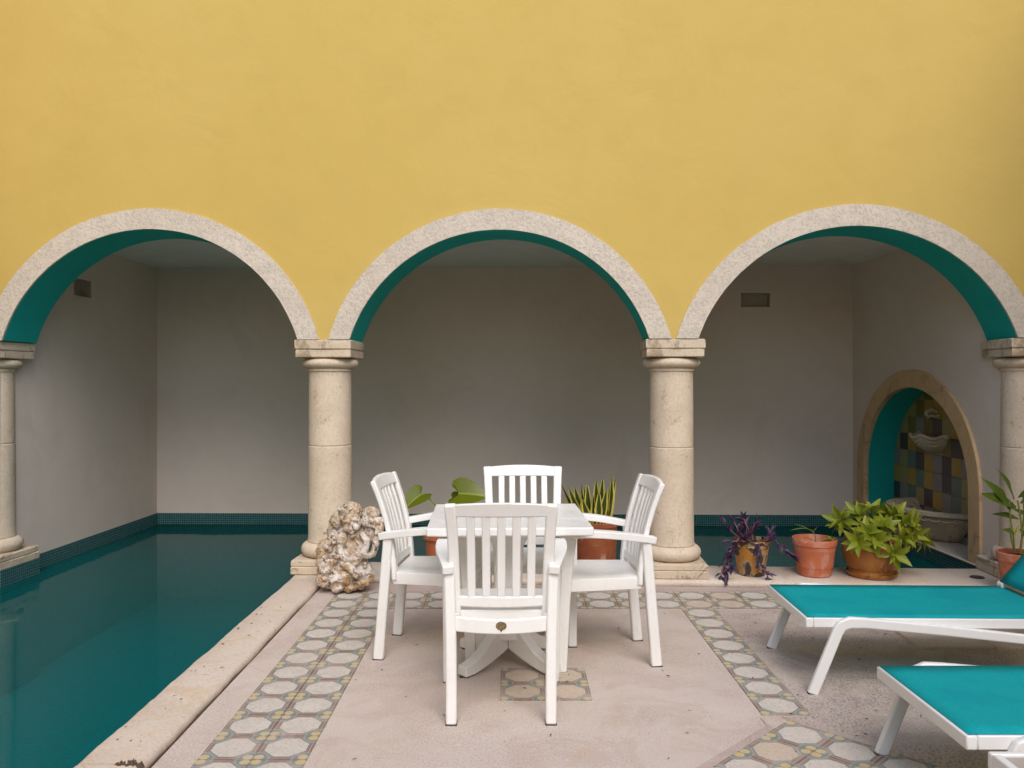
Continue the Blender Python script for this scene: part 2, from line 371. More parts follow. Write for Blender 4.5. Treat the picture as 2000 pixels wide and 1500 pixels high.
# ------------------------------------------------------------------ mesh builder
class MB:
    def __init__(self):
        self.v = []; self.f = []; self.uv = None
    def add(self, vs, fs):
        b = len(self.v)
        self.v += [Vector(p) for p in vs]
        self.f += [tuple(i + b for i in f) for f in fs]
        return self
    def box(self, x0, x1, y0, y1, z0, z1):
        vs = [(x, y, z) for z in (z0, z1) for y in (y0, y1) for x in (x0, x1)]
        return self.add(vs, [(0, 2, 3, 1), (4, 5, 7, 6), (0, 1, 5, 4), (2, 6, 7, 3), (0, 4, 6, 2), (1, 3, 7, 5)])
    def prism(self, poly, z0, z1):
        n = len(poly)
        vs = [(x, y, z0) for x, y in poly] + [(x, y, z1) for x, y in poly]
        fs = [tuple(reversed(range(n))), tuple(range(n, 2 * n))]
        fs += [(i, (i + 1) % n, n + (i + 1) % n, n + i) for i in range(n)]
        return self.add(vs, fs)
    def lathe(self, prof, seg=40, cap=True):
        n = len(prof); vs = []; fs = []
        for r, z in prof:
            vs += [(r * math.cos(2 * math.pi * j / seg), r * math.sin(2 * math.pi * j / seg), z) for j in range(seg)]
        for i in range(n - 1):
            for j in range(seg):
                a = i * seg + j; b = i * seg + (j + 1) % seg
                fs.append((a, b, b + seg, a + seg))
        if cap:
            fs.append(tuple(reversed(range(seg)))); fs.append(tuple(range((n - 1) * seg, n * seg)))
        return self.add(vs, fs)
    def rings(self, rings, cap=True, closed=True):
        n = len(rings[0]); vs = [p for r in rings for p in r]; fs = []
        for i in range(len(rings) - 1):
            for j in range(n if closed else n - 1):
                a = i * n + j; b = i * n + (j + 1) % n
                fs.append((a, b, b + n, a + n))
        if cap:
            fs.append(tuple(reversed(range(n)))); fs.append(tuple(range((len(rings) - 1) * n, len(rings) * n)))
        return self.add(vs, fs)
    def beam(self, path, w, h, side=(1, 0, 0)):
        P = [Vector(p) for p in path]; n = len(P)
        W = w if isinstance(w, (list, tuple)) else [w] * n
        H = h if isinstance(h, (list, tuple)) else [h] * n
        S = Vector(side).normalized(); rings = []
        for i, p in enumerate(P):
            t = (P[min(i + 1, n - 1)] - P[max(i - 1, 0)]).normalized()
            s = (S - t * S.dot(t)).normalized(); u = t.cross(s)
            a, b = s * W[i] / 2, u * H[i] / 2
            rings.append([p - a - b, p + a - b, p + a + b, p - a + b])
        return self.rings(rings)
    def tube(self, path, r, seg=8):
        P = [Vector(p) for p in path]; n = len(P)
        Rr = r if isinstance(r, (list, tuple)) else [r] * n
        t0 = (P[1] - P[0]).normalized()
        up = Vector((0, 0, 1)) if abs(t0.z) < 0.9 else Vector((1, 0, 0))
        s = t0.cross(up).normalized(); rings = []
        for i, p in enumerate(P):
            t = (P[min(i + 1, n - 1)] - P[max(i - 1, 0)]).normalized()
            s = (s - t * s.dot(t)).normalized(); u = t.cross(s)
            rings.append([p + (s * math.cos(2 * math.pi * j / seg) + u * math.sin(2 * math.pi * j / seg)) * Rr[i] for j in range(seg)])
        return self.rings(rings)
    def mesh(self, name, mat, smooth=None, uv=None):
        me = bpy.data.meshes.new(name)
        me.from_pydata([tuple(p) for p in self.v], [], self.f)
        if uv is None:
            bm = bmesh.new(); bm.from_mesh(me)
            bmesh.ops.recalc_face_normals(bm, faces=bm.faces)
            lay = bm.loops.layers.uv.new('UVMap')
            for f in bm.faces:
                nx, ny, nz = (abs(q) for q in f.normal)
                for lp in f.loops:
                    p = lp.vert.co
                    lp[lay].uv = (p.x, p.y) if nz >= max(nx, ny) else ((p.y, p.z) if nx >= ny else (p.x, p.z))
            bm.to_mesh(me); bm.free()
        else:
            lay = me.uv_layers.new(name='UVMap')
            for lp in me.loops:
                lay.data[lp.index].uv = uv[lp.vertex_index]
        me.materials.append(M[mat])
        if smooth is not None:
            me.shade_smooth()
            me.set_sharp_from_angle(angle=R(smooth))
        return me
    def build(self, name, mat, parent=None, bevel=0, seg=2, smooth=None, loc=None, rotz=None, uv=None):
        o = bpy.data.objects.new(name, self.mesh(name, mat, smooth, uv))
        COL.objects.link(o)
        if parent is not None: o.parent = parent
        if loc is not None: o.location = loc
        if rotz is not None: o.rotation_euler.z = rotz
        if bevel:
            b = o.modifiers.new('bevel', 'BEVEL'); b.width = bevel; b.segments = seg; b.limit_method = 'ANGLE'; b.angle_limit = R(35)
            b.harden_normals = False
            if smooth is None:
                o.data.shade_smooth(); o.data.set_sharp_from_angle(angle=R(50))
        return o
def link(name, me, parent=None, mw=None):
    o = bpy.data.objects.new(name, me); COL.objects.link(o)
    if parent is not None: o.parent = parent
    if mw is not None: o.matrix_local = mw
    return o
def empty(name, loc=(0, 0, 0), rz=0):
    o = bpy.data.objects.new(name, None); COL.objects.link(o)
    o.location = loc; o.rotation_euler.z = rz; o.empty_display_size = 0.1
    return o
def tag(o, label=None, cat=None, group=None, kind=None):
    if label: o['label'] = label
    if cat: o['category'] = cat
    if group: o['group'] = group
    if kind: o['kind'] = kind
    return o
def copy_tree(o, parent=None):
    c = o.copy(); COL.objects.link(c)
    if parent is not None: c.parent = parent
    for ch in list(o.children): copy_tree(ch, c)
    return c
def smooth_path(pts, n=6):
    P = [Vector(p) for p in pts]; out = []
    for i in range(len(P) - 1):
        p0 = P[max(i - 1, 0)]; p1 = P[i]; p2 = P[i + 1]; p3 = P[min(i + 2, len(P) - 1)]
        for j in range(n):
            t = j / n
            out.append(0.5 * ((2 * p1) + (p2 - p0) * t + (2 * p0 - 5 * p1 + 4 * p2 - p3) * t * t + (3 * p1 - p0 - 3 * p2 + p3) * t ** 3))
    out.append(P[-1])
    return out
def wob(x, y=0.0, z=0.0, s=1.0):
    return mnoise.noise(Vector((x * s, y * s, z * s)))

# ------------------------------------------------------------------ large structure
C = 0.04            # coping height
WATER = -0.069
DEEP = -0.85
AR = -0.05; AY = 5.82       # arcade frame: column centre line
IR = -0.02; IY = 8.345      # frame of the walls behind the arcade
SPRING = 1.673

def in_arc(x, y): return (x * math.cos(AR) - y * math.sin(AR), AY + x * math.sin(AR) + y * math.cos(AR))

# earth block under the patio with mosaic pool sides, pool floor
pf = MB().box(-4.2, 4.2, -4.3, 9.0, DEEP - 0.2, DEEP).build('pool_floor', 'mosaic_pool')
tag(pf, kind='structure')
xa, ya = in_arc(-1.527, 0.225); xb, yb = in_arc(4.2, 0.225)
eb = MB().prism([(-1.52, -4.2), (4.1, -4.2), (4.1, yb), (-1.52, ya)], DEEP - 0.1, -0.035).build('ground', 'mosaic_pool')
tag(eb, kind='structure')
dirt = MB().prism([(-1.50, -4.2), (4.1, -4.2), (4.1, yb - 0.02), (-1.50, ya - 0.02)], -0.0349, -0.022).build('joint_bed', 'joint_dirt', eb)

# patio floor sheet
def arc_line(y): 
    p0 = in_arc(-1.28, y); p1 = in_arc(4.1, y)
    return p0, p1
(fx0, fy0), (fx1, fy1) = arc_line(-0.255)
fl = MB().prism([(-1.283, -4.2), (4.1, -4.2), (4.1, fy1), (-1.283, fy0)], -0.0219, 0.0).build('patio_floor', 'patio_concrete')
tag(fl, kind='structure')
# coarser pour on the right, a trowelled band beside the diagonal tiles
MB().prism([(1.10, 3.355), (1.232, 3.365), (1.232, 4.955), (3.85, 4.955), (3.85, 0.594), (1.118, 3.326)], -0.01, 0.0022).build('concrete_panel', 'aggregate_concrete', fl)
q = 0.7071
MB().prism([(1.014, 3.345), (1.014, 3.27), (-0.2, 2.056), (-0.155, 2.0), (1.045, 3.21)], -0.01, 0.0026).build('concrete_band', 'band_concrete', fl)
(p0, p1) = arc_line(-0.262)
MB().prism([(-1.137, 5.378), (1.64, 5.378), (3.85, 5.378), (3.85, fy1 - 0.012), (-1.137, fy0 - 0.014)], -0.01, 0.0018).build('concrete_band', 'band_concrete', fl)

# floor tiles, one object each
tile_me = MB().box(-0.0985, 0.0985, -0.0985, 0.0985, -0.012, 0.004).mesh('floor_tile', 'floor_tile_print')
tile_me_w = MB().box(-0.0985, 0.0985, -0.0985, 0.0985, -0.012, 0.004).mesh('floor_tile', 'floor_tile_print_warm')
def tile(x, y, rz=0.0, warm=False):
    o = link('floor_tile', tile_me_w if warm else tile_me, fl)
    o.location = (x + random.uniform(-.0006, .0006), y + random.uniform(-.0006, .0006), random.uniform(-0.0009, 0.0007))
    o.rotation_euler = (random.uniform(-.002, .002), random.uniform(-.002, .002), rz + random.uniform(-.004, .004))
TX = [-1.043, -0.843]
for i in range(17):
    for x in TX: tile(x, 5.27 - 0.2 * i)
for i in range(12):
    for y in (5.27, 5.07): tile(-0.643 + 0.2 * i, y, warm=(i in (7, 9) and y < 5.2) or i == 10)
for i in range(8): tile(1.127, 4.87 - 0.2 * i)
for a in range(5):
    for b in range(5):
        tile(1.118 + 0.14142 * (a - b), 3.179 - 0.14142 * (a + b), R(45), warm=(a + b) % 3 == 1 and b > 0)
for i in range(2):
    for j in range(2): tile(0.046 + 0.202 * i, 3.828 - 0.2 * j, warm=True)
# stone paving slabs under the far lounger
for i in range(3):
    MB().prism([(2.10 + .385 * i + (.03 if i == 0 else 0), 4.20), (2.475 + .385 * i, 4.20), (2.475 + .385 * i, 4.74), (2.10 + .385 * i, 4.74), (2.10 + .385 * i, 4.24)], -0.01, 0.018).build('paving_slab', 'coping_stone', fl, bevel=0.006)

# coping: swept bull-nosed slab with an uneven edge
def coping(name, path, half, label, ztop=C, cat='coping'):
    P = [Vector((*p, 0)) for p in path]; n = 90; rings = []
    for i in range(n + 1):
        t = i / n; p = P[0].lerp(P[1], t); d = (P[1] - P[0]).normalized(); s = Vector((d.y, -d.x, 0))
        w1 = 0.009 * wob(t * 14, 3.1) + 0.004 * wob(t * 60, 9); w2 = 0.007 * wob(t * 12, 7.7) + 0.004 * wob(t * 55, 2)
        zt = ztop + 0.003 * wob(t * 9, 5)
        prof = [(-half + .012, -.034), (-half - w1, -.02), (-half - w1 - .004, zt - .022), (-half - w1 + .004, zt - .008), (-half - w1 + .016, zt),
                (0, zt + .001), (half + w2 - .02, zt - .001), (half + w2 - .006, zt - .009), (half + w2, zt - .02), (half + w2 - .003, zt - .034), (half + w2 - .014, -.021), (half - .02, -.034)]
        rings.append([p + s * a + Vector((0, 0, b)) for a, b in prof])
    return tag(MB().rings(rings).build(name, 'coping_stone', smooth=50), label, cat)
coping('pool_coping', [(-1.407, 2.862), in_arc(-1.41, 0.22)], 0.118, 'long cream stone pool coping along the left edge of the patio')
coping('pool_coping', [(-1.407, -4.0), (-1.409, 2.846)], 0.118, 'short end of cream coping past the chipped joint at the bottom edge')
coping('pool_coping', [in_arc(-1.28, -0.01), in_arc(3.9, -0.01)], 0.238, 'cream stone coping under the columns and plant pots', C + 0.0015)
# broken dark corner at the coping joint
k_ = []
for i in range(60):
    a = random.uniform(0, 6.28); r = random.random() ** .5
    k_.append((-1.335 + 0.05 * r * math.cos(a), 2.86 + 0.022 * r * math.sin(a)))
m = MB()
for (x, y) in k_:
    s = random.uniform(.005, .014)
    m.add([(x - s, y - s, C - .012), (x + s, y - s * .4, C - .012), (x, y + s, C - .012), (x, y, C + .002 + s * .5)], [(0, 1, 3), (1, 2, 3), (2, 0, 3)])
tag(m.build('stone_crumbs', 'joint_dirt'), 'dark crumbled chips at the broken coping corner', 'stone chips', kind='stuff')

# water sheet
wt = MB().add([(-3.98, -4.2, WATER), (-1.53, -4.2, WATER), (-1.53, ya, WATER), (-3.98, 6.1, WATER)], [(0, 1, 2, 3)])
wt.add([(-3.98, 6.1, WATER), (-1.53, ya, WATER), (4.0, yb + .01, WATER), (4.0, 8.6, WATER), (-3.98, 8.6, WATER)], [(0, 1, 2, 3, 4)])
tag(wt.build('pool_water', 'water'), kind='structure')

# ---- arcade wall: sheet with three segmental arches
ARCH = [(-2.545, 1.339, 1.114), (-0.086, 1.341, 1.085), (2.33, 1.317, 1.112)]
BW = 0.143
WF, WB = -0.19, 0.19
TOPZ = 4.9
def wall_sheet(mb, u0, u1, z0, z1, ops, fn):
    """ops: (a, b, top(u), bottom(u) or None, n) sorted; fn maps (u, z) to 3d"""
    def quad(a, b, za0, zb0, za1, zb1): mb.add([fn(a, za0), fn(b, zb0), fn(b, zb1), fn(a, za1)], [(0, 1, 2, 3)])
    cur = u0
    for a, b, top, bot, n in ops:
        if a > cur: quad(cur, a, z0, z0, z1, z1)
        us = [a + (b - a) * 0.5 * (1 - math.cos(math.pi * i / n)) for i in range(n + 1)]
        for i in range(n):
            quad(us[i], us[i + 1], top(us[i]), top(us[i + 1]), z1, z1)
            if bot is not None: quad(us[i], us[i + 1], z0, z0, bot(us[i]), bot(us[i + 1]))
        cur = b
    if cur < u1: quad(cur, u1, z0, z0, z1, z1)
def arch_ops():
    o = []
    for cx, cz, r in ARCH:
        ro = r + BW - 0.004; hc = math.sqrt(ro ** 2 - (SPRING - cz) ** 2)
        o.append((cx - hc, cx + hc, (lambda u, cx=cx, cz=cz, ro=ro: cz + math.sqrt(max(0, ro ** 2 - (u - cx) ** 2))), None, 48))
    for i in range(2):      # keep neighbours from overlapping
        if o[i][1] > o[i + 1][0] - 0.01:
            mid = (o[i][1] + o[i + 1][0]) / 2
            o[i] = (o[i][0], mid - .005, *o[i][2:]); o[i + 1] = (mid + .005, *o[i + 1][1:])
    return o
aw = MB()
wall_sheet(aw, -3.99, 3.95, SPRING, TOPZ, arch_ops(), lambda u, z: (u, WF, z))
wall_sheet(aw, -3.99, 3.95, SPRING, TOPZ, arch_ops(), lambda u, z: (u, WB, z))
aw.box(-3.99, 3.95, WF, WB, TOPZ, TOPZ + .05)
arc = aw.build('arcade_wall', 'yellow_plaster', loc=(0, AY, 0), rotz=AR)
tag(arc, 'tall yellow plaster wall with three round arches over the pool', 'wall')
for cx, cz, r in ARCH:
    for nm, mt, y0, y1 in (('arch_border', 'border_stucco', WF - .012, WF + .004), ('arch_soffit', 'teal_paint', WF + .0041, WB + .004)):
        n = 72; rings = []
        for i in range(n + 1):
            row = []
            for rr, y in ((r, y0), (r + BW, y0), (r + BW, y1), (r, y1)):
                if nm == 'arch_border' and rr > r: rr = rr + 0.003 * wob(i * .31, cx, 1) + .002 * wob(i * 1.3, cx, 4)
                elif nm == 'arch_border': rr = rr + .0015 * wob(i * .7, cx, 9) if y == y0 else rr
                a0 = math.asin((SPRING + .0015 - cz) / rr); t = a0 + (math.pi - 2 * a0) * i / n
                row.append(Vector((cx + rr * math.cos(t), y, cz + rr * math.sin(t))))
            rings.append(row)
        MB().rings(rings).build(nm, mt, arc, smooth=40)

# ---- columns
def lathe_part(prof, name, mat, par, smooth=45, seg=48, jit=0.0):
    m = MB().lathe(prof, seg)
    if jit:
        for p in m.v:
            n_ = wob(p.x * 9, p.y * 9, p.z * 7) * jit
            r = math.hypot(p.x, p.y)
            if r > 1e-4: p.x += p.x / r * n_; p.y += p.y / r * n_
    return m.build(name, mat, par, smooth=smooth)
def torus_prof(r, rr, zc, hz, n=10):
    return [(r, zc - hz)] + [(r + rr * math.cos(-math.pi / 2 + math.pi * i / n), zc + hz * math.sin(-math.pi / 2 + math.pi * i / n)) for i in range(n + 1)] + [(r, zc + hz)]
def rough_slab(w, d, z0, z1, seed, amp=0.006, n=9):
    m = MB(); rings = []
    zs = [z0, z0 + .006, (z0 + z1) / 2, z1 - .006, z1]
    for zi, z in enumerate(zs):
        ins = .006 if zi in (0, 4) else 0; ring = []
        cs = [(-w / 2 + ins, -d / 2 + ins), (w / 2 - ins, -d / 2 + ins), (w / 2 - ins, d / 2 - ins), (-w / 2 + ins, d / 2 - ins)]
        for q_ in range(4):
            a, b = cs[q_], cs[(q_ + 1) % 4]
            for j in range(n):
                t = j / n; x = a[0] + (b[0] - a[0]) * t; y = a[1] + (b[1] - a[1]) * t
                k1 = 1 + amp * 8 * wob(x * 14 + seed, y * 14, z * 12) / 1.6
                ring.append(Vector((x * k1, y * k1, z)))
        rings.append(ring)
    return m.rings(rings)
def column(x, label, pedestal=False):
    wx, wy = in_arc(x, 0)
    root = tag(empty('stone_column', (wx, wy, C + .0025), AR), label, 'column', 'columns of the arcade')
    b = -C - .0025
    sd_ = x * 3.7
    rough_slab(.44, .44, C + .0025 + b, .098 + b, sd_).build('plinth', 'cap_stone', root, smooth=40)
    rough_slab(.435, .435, .0985 + b, .142 + b, sd_ + 2, .004).build('plinth', 'cap_stone', root, smooth=40)
    lathe_part([(.12, .142 + b)] + torus_prof(.15, .055, .193 + b, .051) + [(.16, .246 + b), (.16, .256 + b), (.12, .256 + b)], 'base_ring', 'column_stone', root, 60, jit=.004)
    z1 = .928 + wob(x, 4) * .02
    lathe_part([(.1, .256 + b), (.158, .256 + b), (.1555, .27 + b), (.1545, .5 + b), (.153, z1 - .006 + b), (.148, z1 + b), (.1, z1 + b)], 'shaft_drum', 'column_stone', root, 30, jit=.0018)
    lathe_part([(.1, z1 + .001 + b), (.147, z1 + .001 + b), (.1515, z1 + .007 + b), (.1505, 1.2 + b), (.149, 1.455 + b), (.1, 1.455 + b)], 'shaft_drum', 'column_stone', root, 30, jit=.0018)
    lathe_part([(.1, 1.4555 + b), (.158, 1.4555 + b), (.160, 1.468 + b), (.155, 1.474 + b), (.155, 1.478 + b)] + torus_prof(.158, .042, 1.512 + b, .034) + [(.15, 1.549 + b)], 'capital_ring', 'column_stone', root, 60, jit=.003)
    rough_slab(.388, .388, 1.5495 + b, 1.606 + b, sd_ + 5, .005).build('abacus', 'cap_stone', root, smooth=40)
    rough_slab(.398, .398, 1.6065 + b, 1.672 + b, sd_ + 7, .006).build('abacus', 'cap_stone', root, smooth=40)
    if pedestal:
        MB().box(-.222, .222, -.222, .222, WATER - .06 + b, C + .002 + b).build('pedestal', 'mosaic', root)
        MB().box(-.221, .221, -.221, .221, DEEP + .01 + b, WATER - .0605 + b).build('pedestal_foot', 'mosaic_pool', root)
    return root
column(-3.825, 'cream stone column at the left edge standing on a tiled pedestal in the pool', True)
column(-1.307, 'cream stone column directly behind the carved rock')
column(1.123, 'cream stone column between the white table and the purple plant')
column(3.54, 'cream stone column at the right edge beside the fountain niche')

# ---- room behind the arcade
def room(o): 
    o.location = (0, IY, 0); o.rotation_euler.z = IR; return o
LX, RX, CEIL = -3.648, 3.446, 2.559
def recess(par, fn, u0, u1, z0, z1, dep):
    m = MB()
    a = [fn(u0, z0, 0), fn(u1, z0, 0), fn(u1, z1, 0), fn(u0, z1, 0)]; b = [fn(u0, z0, dep), fn(u1, z0, dep), fn(u1, z1, dep), fn(u0, z1, dep)]
    m.add(a + b, [(4, 5, 6, 7), (0, 1, 5, 4), (1, 2, 6, 5), (2, 3, 7, 6), (3, 0, 4, 7)])
    m.build('vent_recess', 'vent_shade_plaster', par)
def const(c): return lambda u: c
wbk = MB(); wall_sheet(wbk, -3.95, 3.75, C, 3.2, [(2.32, 2.61, const(2.285), const(2.145), 1)], lambda u, z: (u, 0, z))
wbk.box(-3.95, 3.75, .2, .3, DEEP, 3.2)
w_b = tag(room(wbk.build('back_wall', 'grey_plaster')), 'grey plaster wall at the back of the pool room', 'wall')
recess(w_b, lambda u, z, d: (u, d, z), 2.32, 2.61, 2.145, 2.285, .09)
MB().box(-3.65, 3.45, -.012, .1, WATER - .03, C).build('tile_band', 'mosaic', w_b)
MB().box(-3.65, 3.45, -.012, .1, DEEP, WATER - .03).build('pool_side', 'mosaic_pool', w_b)
wlf = MB(); wall_sheet(wlf, -2.62, .2, C, 3.2, [(-1.54, -1.27, const(2.26), const(2.115), 1)], lambda u, z: (LX, u, z))
wlf.box(LX - .4, LX - .2, -2.6, .3, DEEP, 3.2)
w_l = tag(room(wlf.build('side_wall', 'grey_plaster')), 'grey plaster wall on the left of the pool room', 'wall')
recess(w_l, lambda u, z, d: (LX - d, u, z), -1.54, -1.27, 2.115, 2.26, .09)
MB().box(LX - .1, LX + .012, -2.62, .0, WATER - .03, C).build('tile_band', 'mosaic', w_l)
MB().box(LX - .1, LX + .012, -2.62, .0, DEEP, WATER - .03).build('pool_side', 'mosaic_pool', w_l)
NC, NZ, NA, NB_ = -1.255, 0.55, 0.945, 0.785      # niche opening: centre, spring height, half axes
LEDGE = C + .012
def nich_top(a, b): return lambda u: NZ + b * math.sqrt(max(0, 1 - ((u - NC) / a) ** 2))
wrt = MB(); wall_sheet(wrt, -2.62, .2, C, 3.2, [(NC - NA - .05, NC + NA + .05, nich_top(NA + .05, NB_ + .05), const(LEDGE - .01), 40)], lambda u, z: (RX, u, z))
wrt.box(RX + .34, RX + .5, -2.6, .3, DEEP, 3.2)
w_r = tag(room(wrt.build('side_wall', 'grey_plaster')), 'grey plaster wall on the right holding the tiled fountain niche', 'wall')
MB().box(RX - .012, RX + .1, -2.62, .0, WATER - .03, C).build('tile_band', 'mosaic', w_r)
MB().box(RX - .012, RX + .1, -2.62, .0, DEEP, WATER - .03).build('pool_side', 'mosaic_pool', w_r)
def nich_path(a, b, n=48):
    pts = [(NC - a, LEDGE), (NC - a, (LEDGE + NZ) / 2)]
    pts += [(NC - a * math.cos(math.pi * i / n), NZ + b * math.sin(math.pi * i / n)) for i in range(n + 1)]
    return pts + [(NC + a, (LEDGE + NZ) / 2), (NC + a, LEDGE)]
pi_, po_ = nich_path(NA, NB_), nich_path(NA + .16, NB_ + .155)
rings = []
for i, ((a, z), (b, zz)) in enumerate(zip(pi_, po_)):
    w_ = .006 * wob(i * .4, 8)
    rings.append([Vector((RX - .022, a, z)), Vector((RX - .022, b, zz + w_)), Vector((RX + .03, b, zz + w_)), Vector((RX + .03, a, z))])
MB().rings(rings).build('niche_border', 'peach_stucco', w_r, bevel=.006, smooth=40)
ND = RX + .285
m = MB(); m.rings([[Vector((RX + .0295, a, z)), Vector((ND + .01, a, z))] for a, z in nich_path(NA + .002, NB_ + .002)], cap=False, closed=False)
m.build('niche_reveal', 'teal_paint', w_r, smooth=60)
nb = MB().box(ND, ND + .05, NC - NA - .1, NC + NA + .1, 0, NZ + NB_ + .1).build('niche_back', 'grout', w_r)
MB().box(RX - .035, ND + .02, NC - NA - .22, NC + NA + .06, C + .0005, LEDGE).build('niche_ledge', 'coping_stone', w_r, bevel=.004)
rows = ['otgtgootgtd', 'totgoootgdo', 'stglgdtoldg', 'tdogltgddpo', 'ltsdoldoldt', 'otosoldstdl', 'dlstdolstod', 'sotdlsotdls', 'odlstodlsto']
tm = {'o': 'tile_ochre', 'd': 'tile_dark', 'l': 'tile_lilac', 't': 'tile_tan', 's': 'tile_slate', 'g': 'tile_olive', 'p': 'tile_dark'}
T = 0.158
tmesh = {c_: MB().box(-.008, .003, -T / 2 + .002, T / 2 - .002, -T / 2 + .002, T / 2 - .002).mesh('wall_tile', tm[c_]) for c_ in 'odltsg'}
tmesh['p'] = tmesh['d']
for r_ in range(9):
    for c_ in range(12):
        y = NC + NA - (c_ + .5) * T + .03; z = 1.30 - r_ * T
        cy, cz_ = max(abs(y - NC) - T / 2, 0), max(z - T / 2 - NZ, 0)
        if (cy / NA) ** 2 + (cz_ / NB_) ** 2 > 1 or z < LEDGE - T / 2: continue
        ch = rows[r_][c_ % 11]
        o = link('wall_tile', tmesh[ch], w_r); o.location = (ND - .003 + random.uniform(0, .001), y, z)
cl = MB().box(-3.95, 3.75, -2.5, .25, CEIL, CEIL + .25).build('ceiling', 'ceiling_plaster')
tag(room(cl), kind='structure')

# ---- outer walls of the courtyard beside the camera, and an added wall behind it
cw = MB().box(-4.25, -3.985, -4.3, 5.85, DEEP, 4.6).build('courtyard_wall', 'yellow_plaster'); tag(cw, 'yellow courtyard wall beyond the left edge of the pool', 'wall')
cw = MB().box(3.90, 4.15, -4.3, 5.5, -.03, 4.6).build('courtyard_wall', 'yellow_plaster'); tag(cw, 'yellow courtyard wall beyond the loungers on the right', 'wall')
cw = MB().box(-4.25, 4.15, -4.5, -4.25, DEEP, 2.2).build('courtyard_wall', 'yellow_plaster'); tag(cw, 'unseen yellow wall added behind the viewpoint, low to let sky light in', 'wall')  # unseen wall, kept low so more sky light enters the arcade

# ------------------------------------------------------------------ fountain
def half_bowl(secs, n=28, wav=0.0):
    rings = []
    for w, p, z in secs:
        rings.append([Vector((-p * math.sin(math.pi * i / n), -w * math.cos(math.pi * i / n), z + wav * math.sin(7 * math.pi * i / n))) for i in range(n + 1)])
    return rings
def fount(name, y, z, label):
    x = ND - .004
    wx = x * math.cos(IR) - y * math.sin(IR); wy = IY + x * math.sin(IR) + y * math.cos(IR)
    return tag(empty(name, (wx, wy, z), IR), label, 'fountain')
fb = fount('fountain_basin', -1.235, LEDGE, 'large carved stone basin on the floor of the tiled niche')
MB().rings(half_bowl([(.26, .19, 0), (.30, .23, .02), (.38, .30, .09), (.45, .36, .16), (.47, .38, .18), (.47, .38, .225), (.52, .425, .235), (.525, .43, .265), (.505, .41, .272), (.45, .36, .268), (.40, .31, .20), (.25, .18, .15)]), closed=True).build('bowl', 'carved_stone', fb, smooth=35)
m = MB()
for ph in (0, math.pi):
    m.tube([(-(.388) * math.sin(math.pi * i / 80), -.478 * math.cos(math.pi * i / 80), .203 + .014 * math.sin(i * .62 + ph)) for i in range(2, 79)], .0075, 6)
m.build('carved_vine', 'carved_stone', fb, smooth=60)
for i in range(-5, 6):
    a = math.pi / 2 + i * .24
    mm = MB().lathe([(.001, -.012), (.010, -.008), (.014, 0), (.010, .008), (.001, .012)], 8).build('carved_leaf', 'carved_stone', fb, smooth=60)
    mm.location = (-.386 * math.sin(a), -.476 * math.cos(a), .203)
ub = fount('fountain_shell', -1.10, .765, 'small wavy shell-shaped stone basin high on the tiles of the niche')
ub.scale = (.84, .84, .84)
MB().rings(half_bowl([(.06, .05, 0), (.14, .11, .02), (.22, .16, .06), (.26, .19, .10), (.27, .20, .12)], wav=.0) + half_bowl([(.29, .215, .15), (.30, .22, .175), (.285, .205, .18), (.24, .17, .172), (.15, .10, .13)], wav=.014)).build('bowl', 'carved_stone', ub, smooth=50)
m = MB()
for zz, rr in ((.168, .019), (.128, .015), (.092, .011)):
    m.tube([(-(.215 - (.165 - zz) * .5) * math.sin(math.pi * i / 60), -(.29 - (.165 - zz) * .7) * math.cos(math.pi * i / 60), zz + .016 * math.sin(i * .36)) for i in range(1, 60)], rr, 7)
m.build('wavy_rib', 'carved_stone', ub, smooth=60)
for s in (-1, 1):
    o = MB().lathe([(.001, -.035), (.022, -.027), (.034, 0), (.024, .026), (.001, .036)], 12).build('scroll', 'carved_stone', ub, smooth=60); o.location = (-.03, s * .30, .175)
sp_ = fount('fountain_spout', -1.13, 1.06, 'little carved stone spout above the shell basin')
MB().tube(smooth_path([(0, -.02, .06), (-.05, -.02, .08), (-.09, -.01, .06), (-.09, .0, .03)], 5), .017, 8).build('spout', 'carved_stone', sp_, smooth=60)
MB().tube(smooth_path([(-.02, -.10, .035), (-.03, -.05, .025), (-.035, .0, .03), (-.03, .06, .02), (-.02, .11, .0)], 5), [.014] * 21, 8).build('bracket', 'carved_stone', sp_, smooth=60)

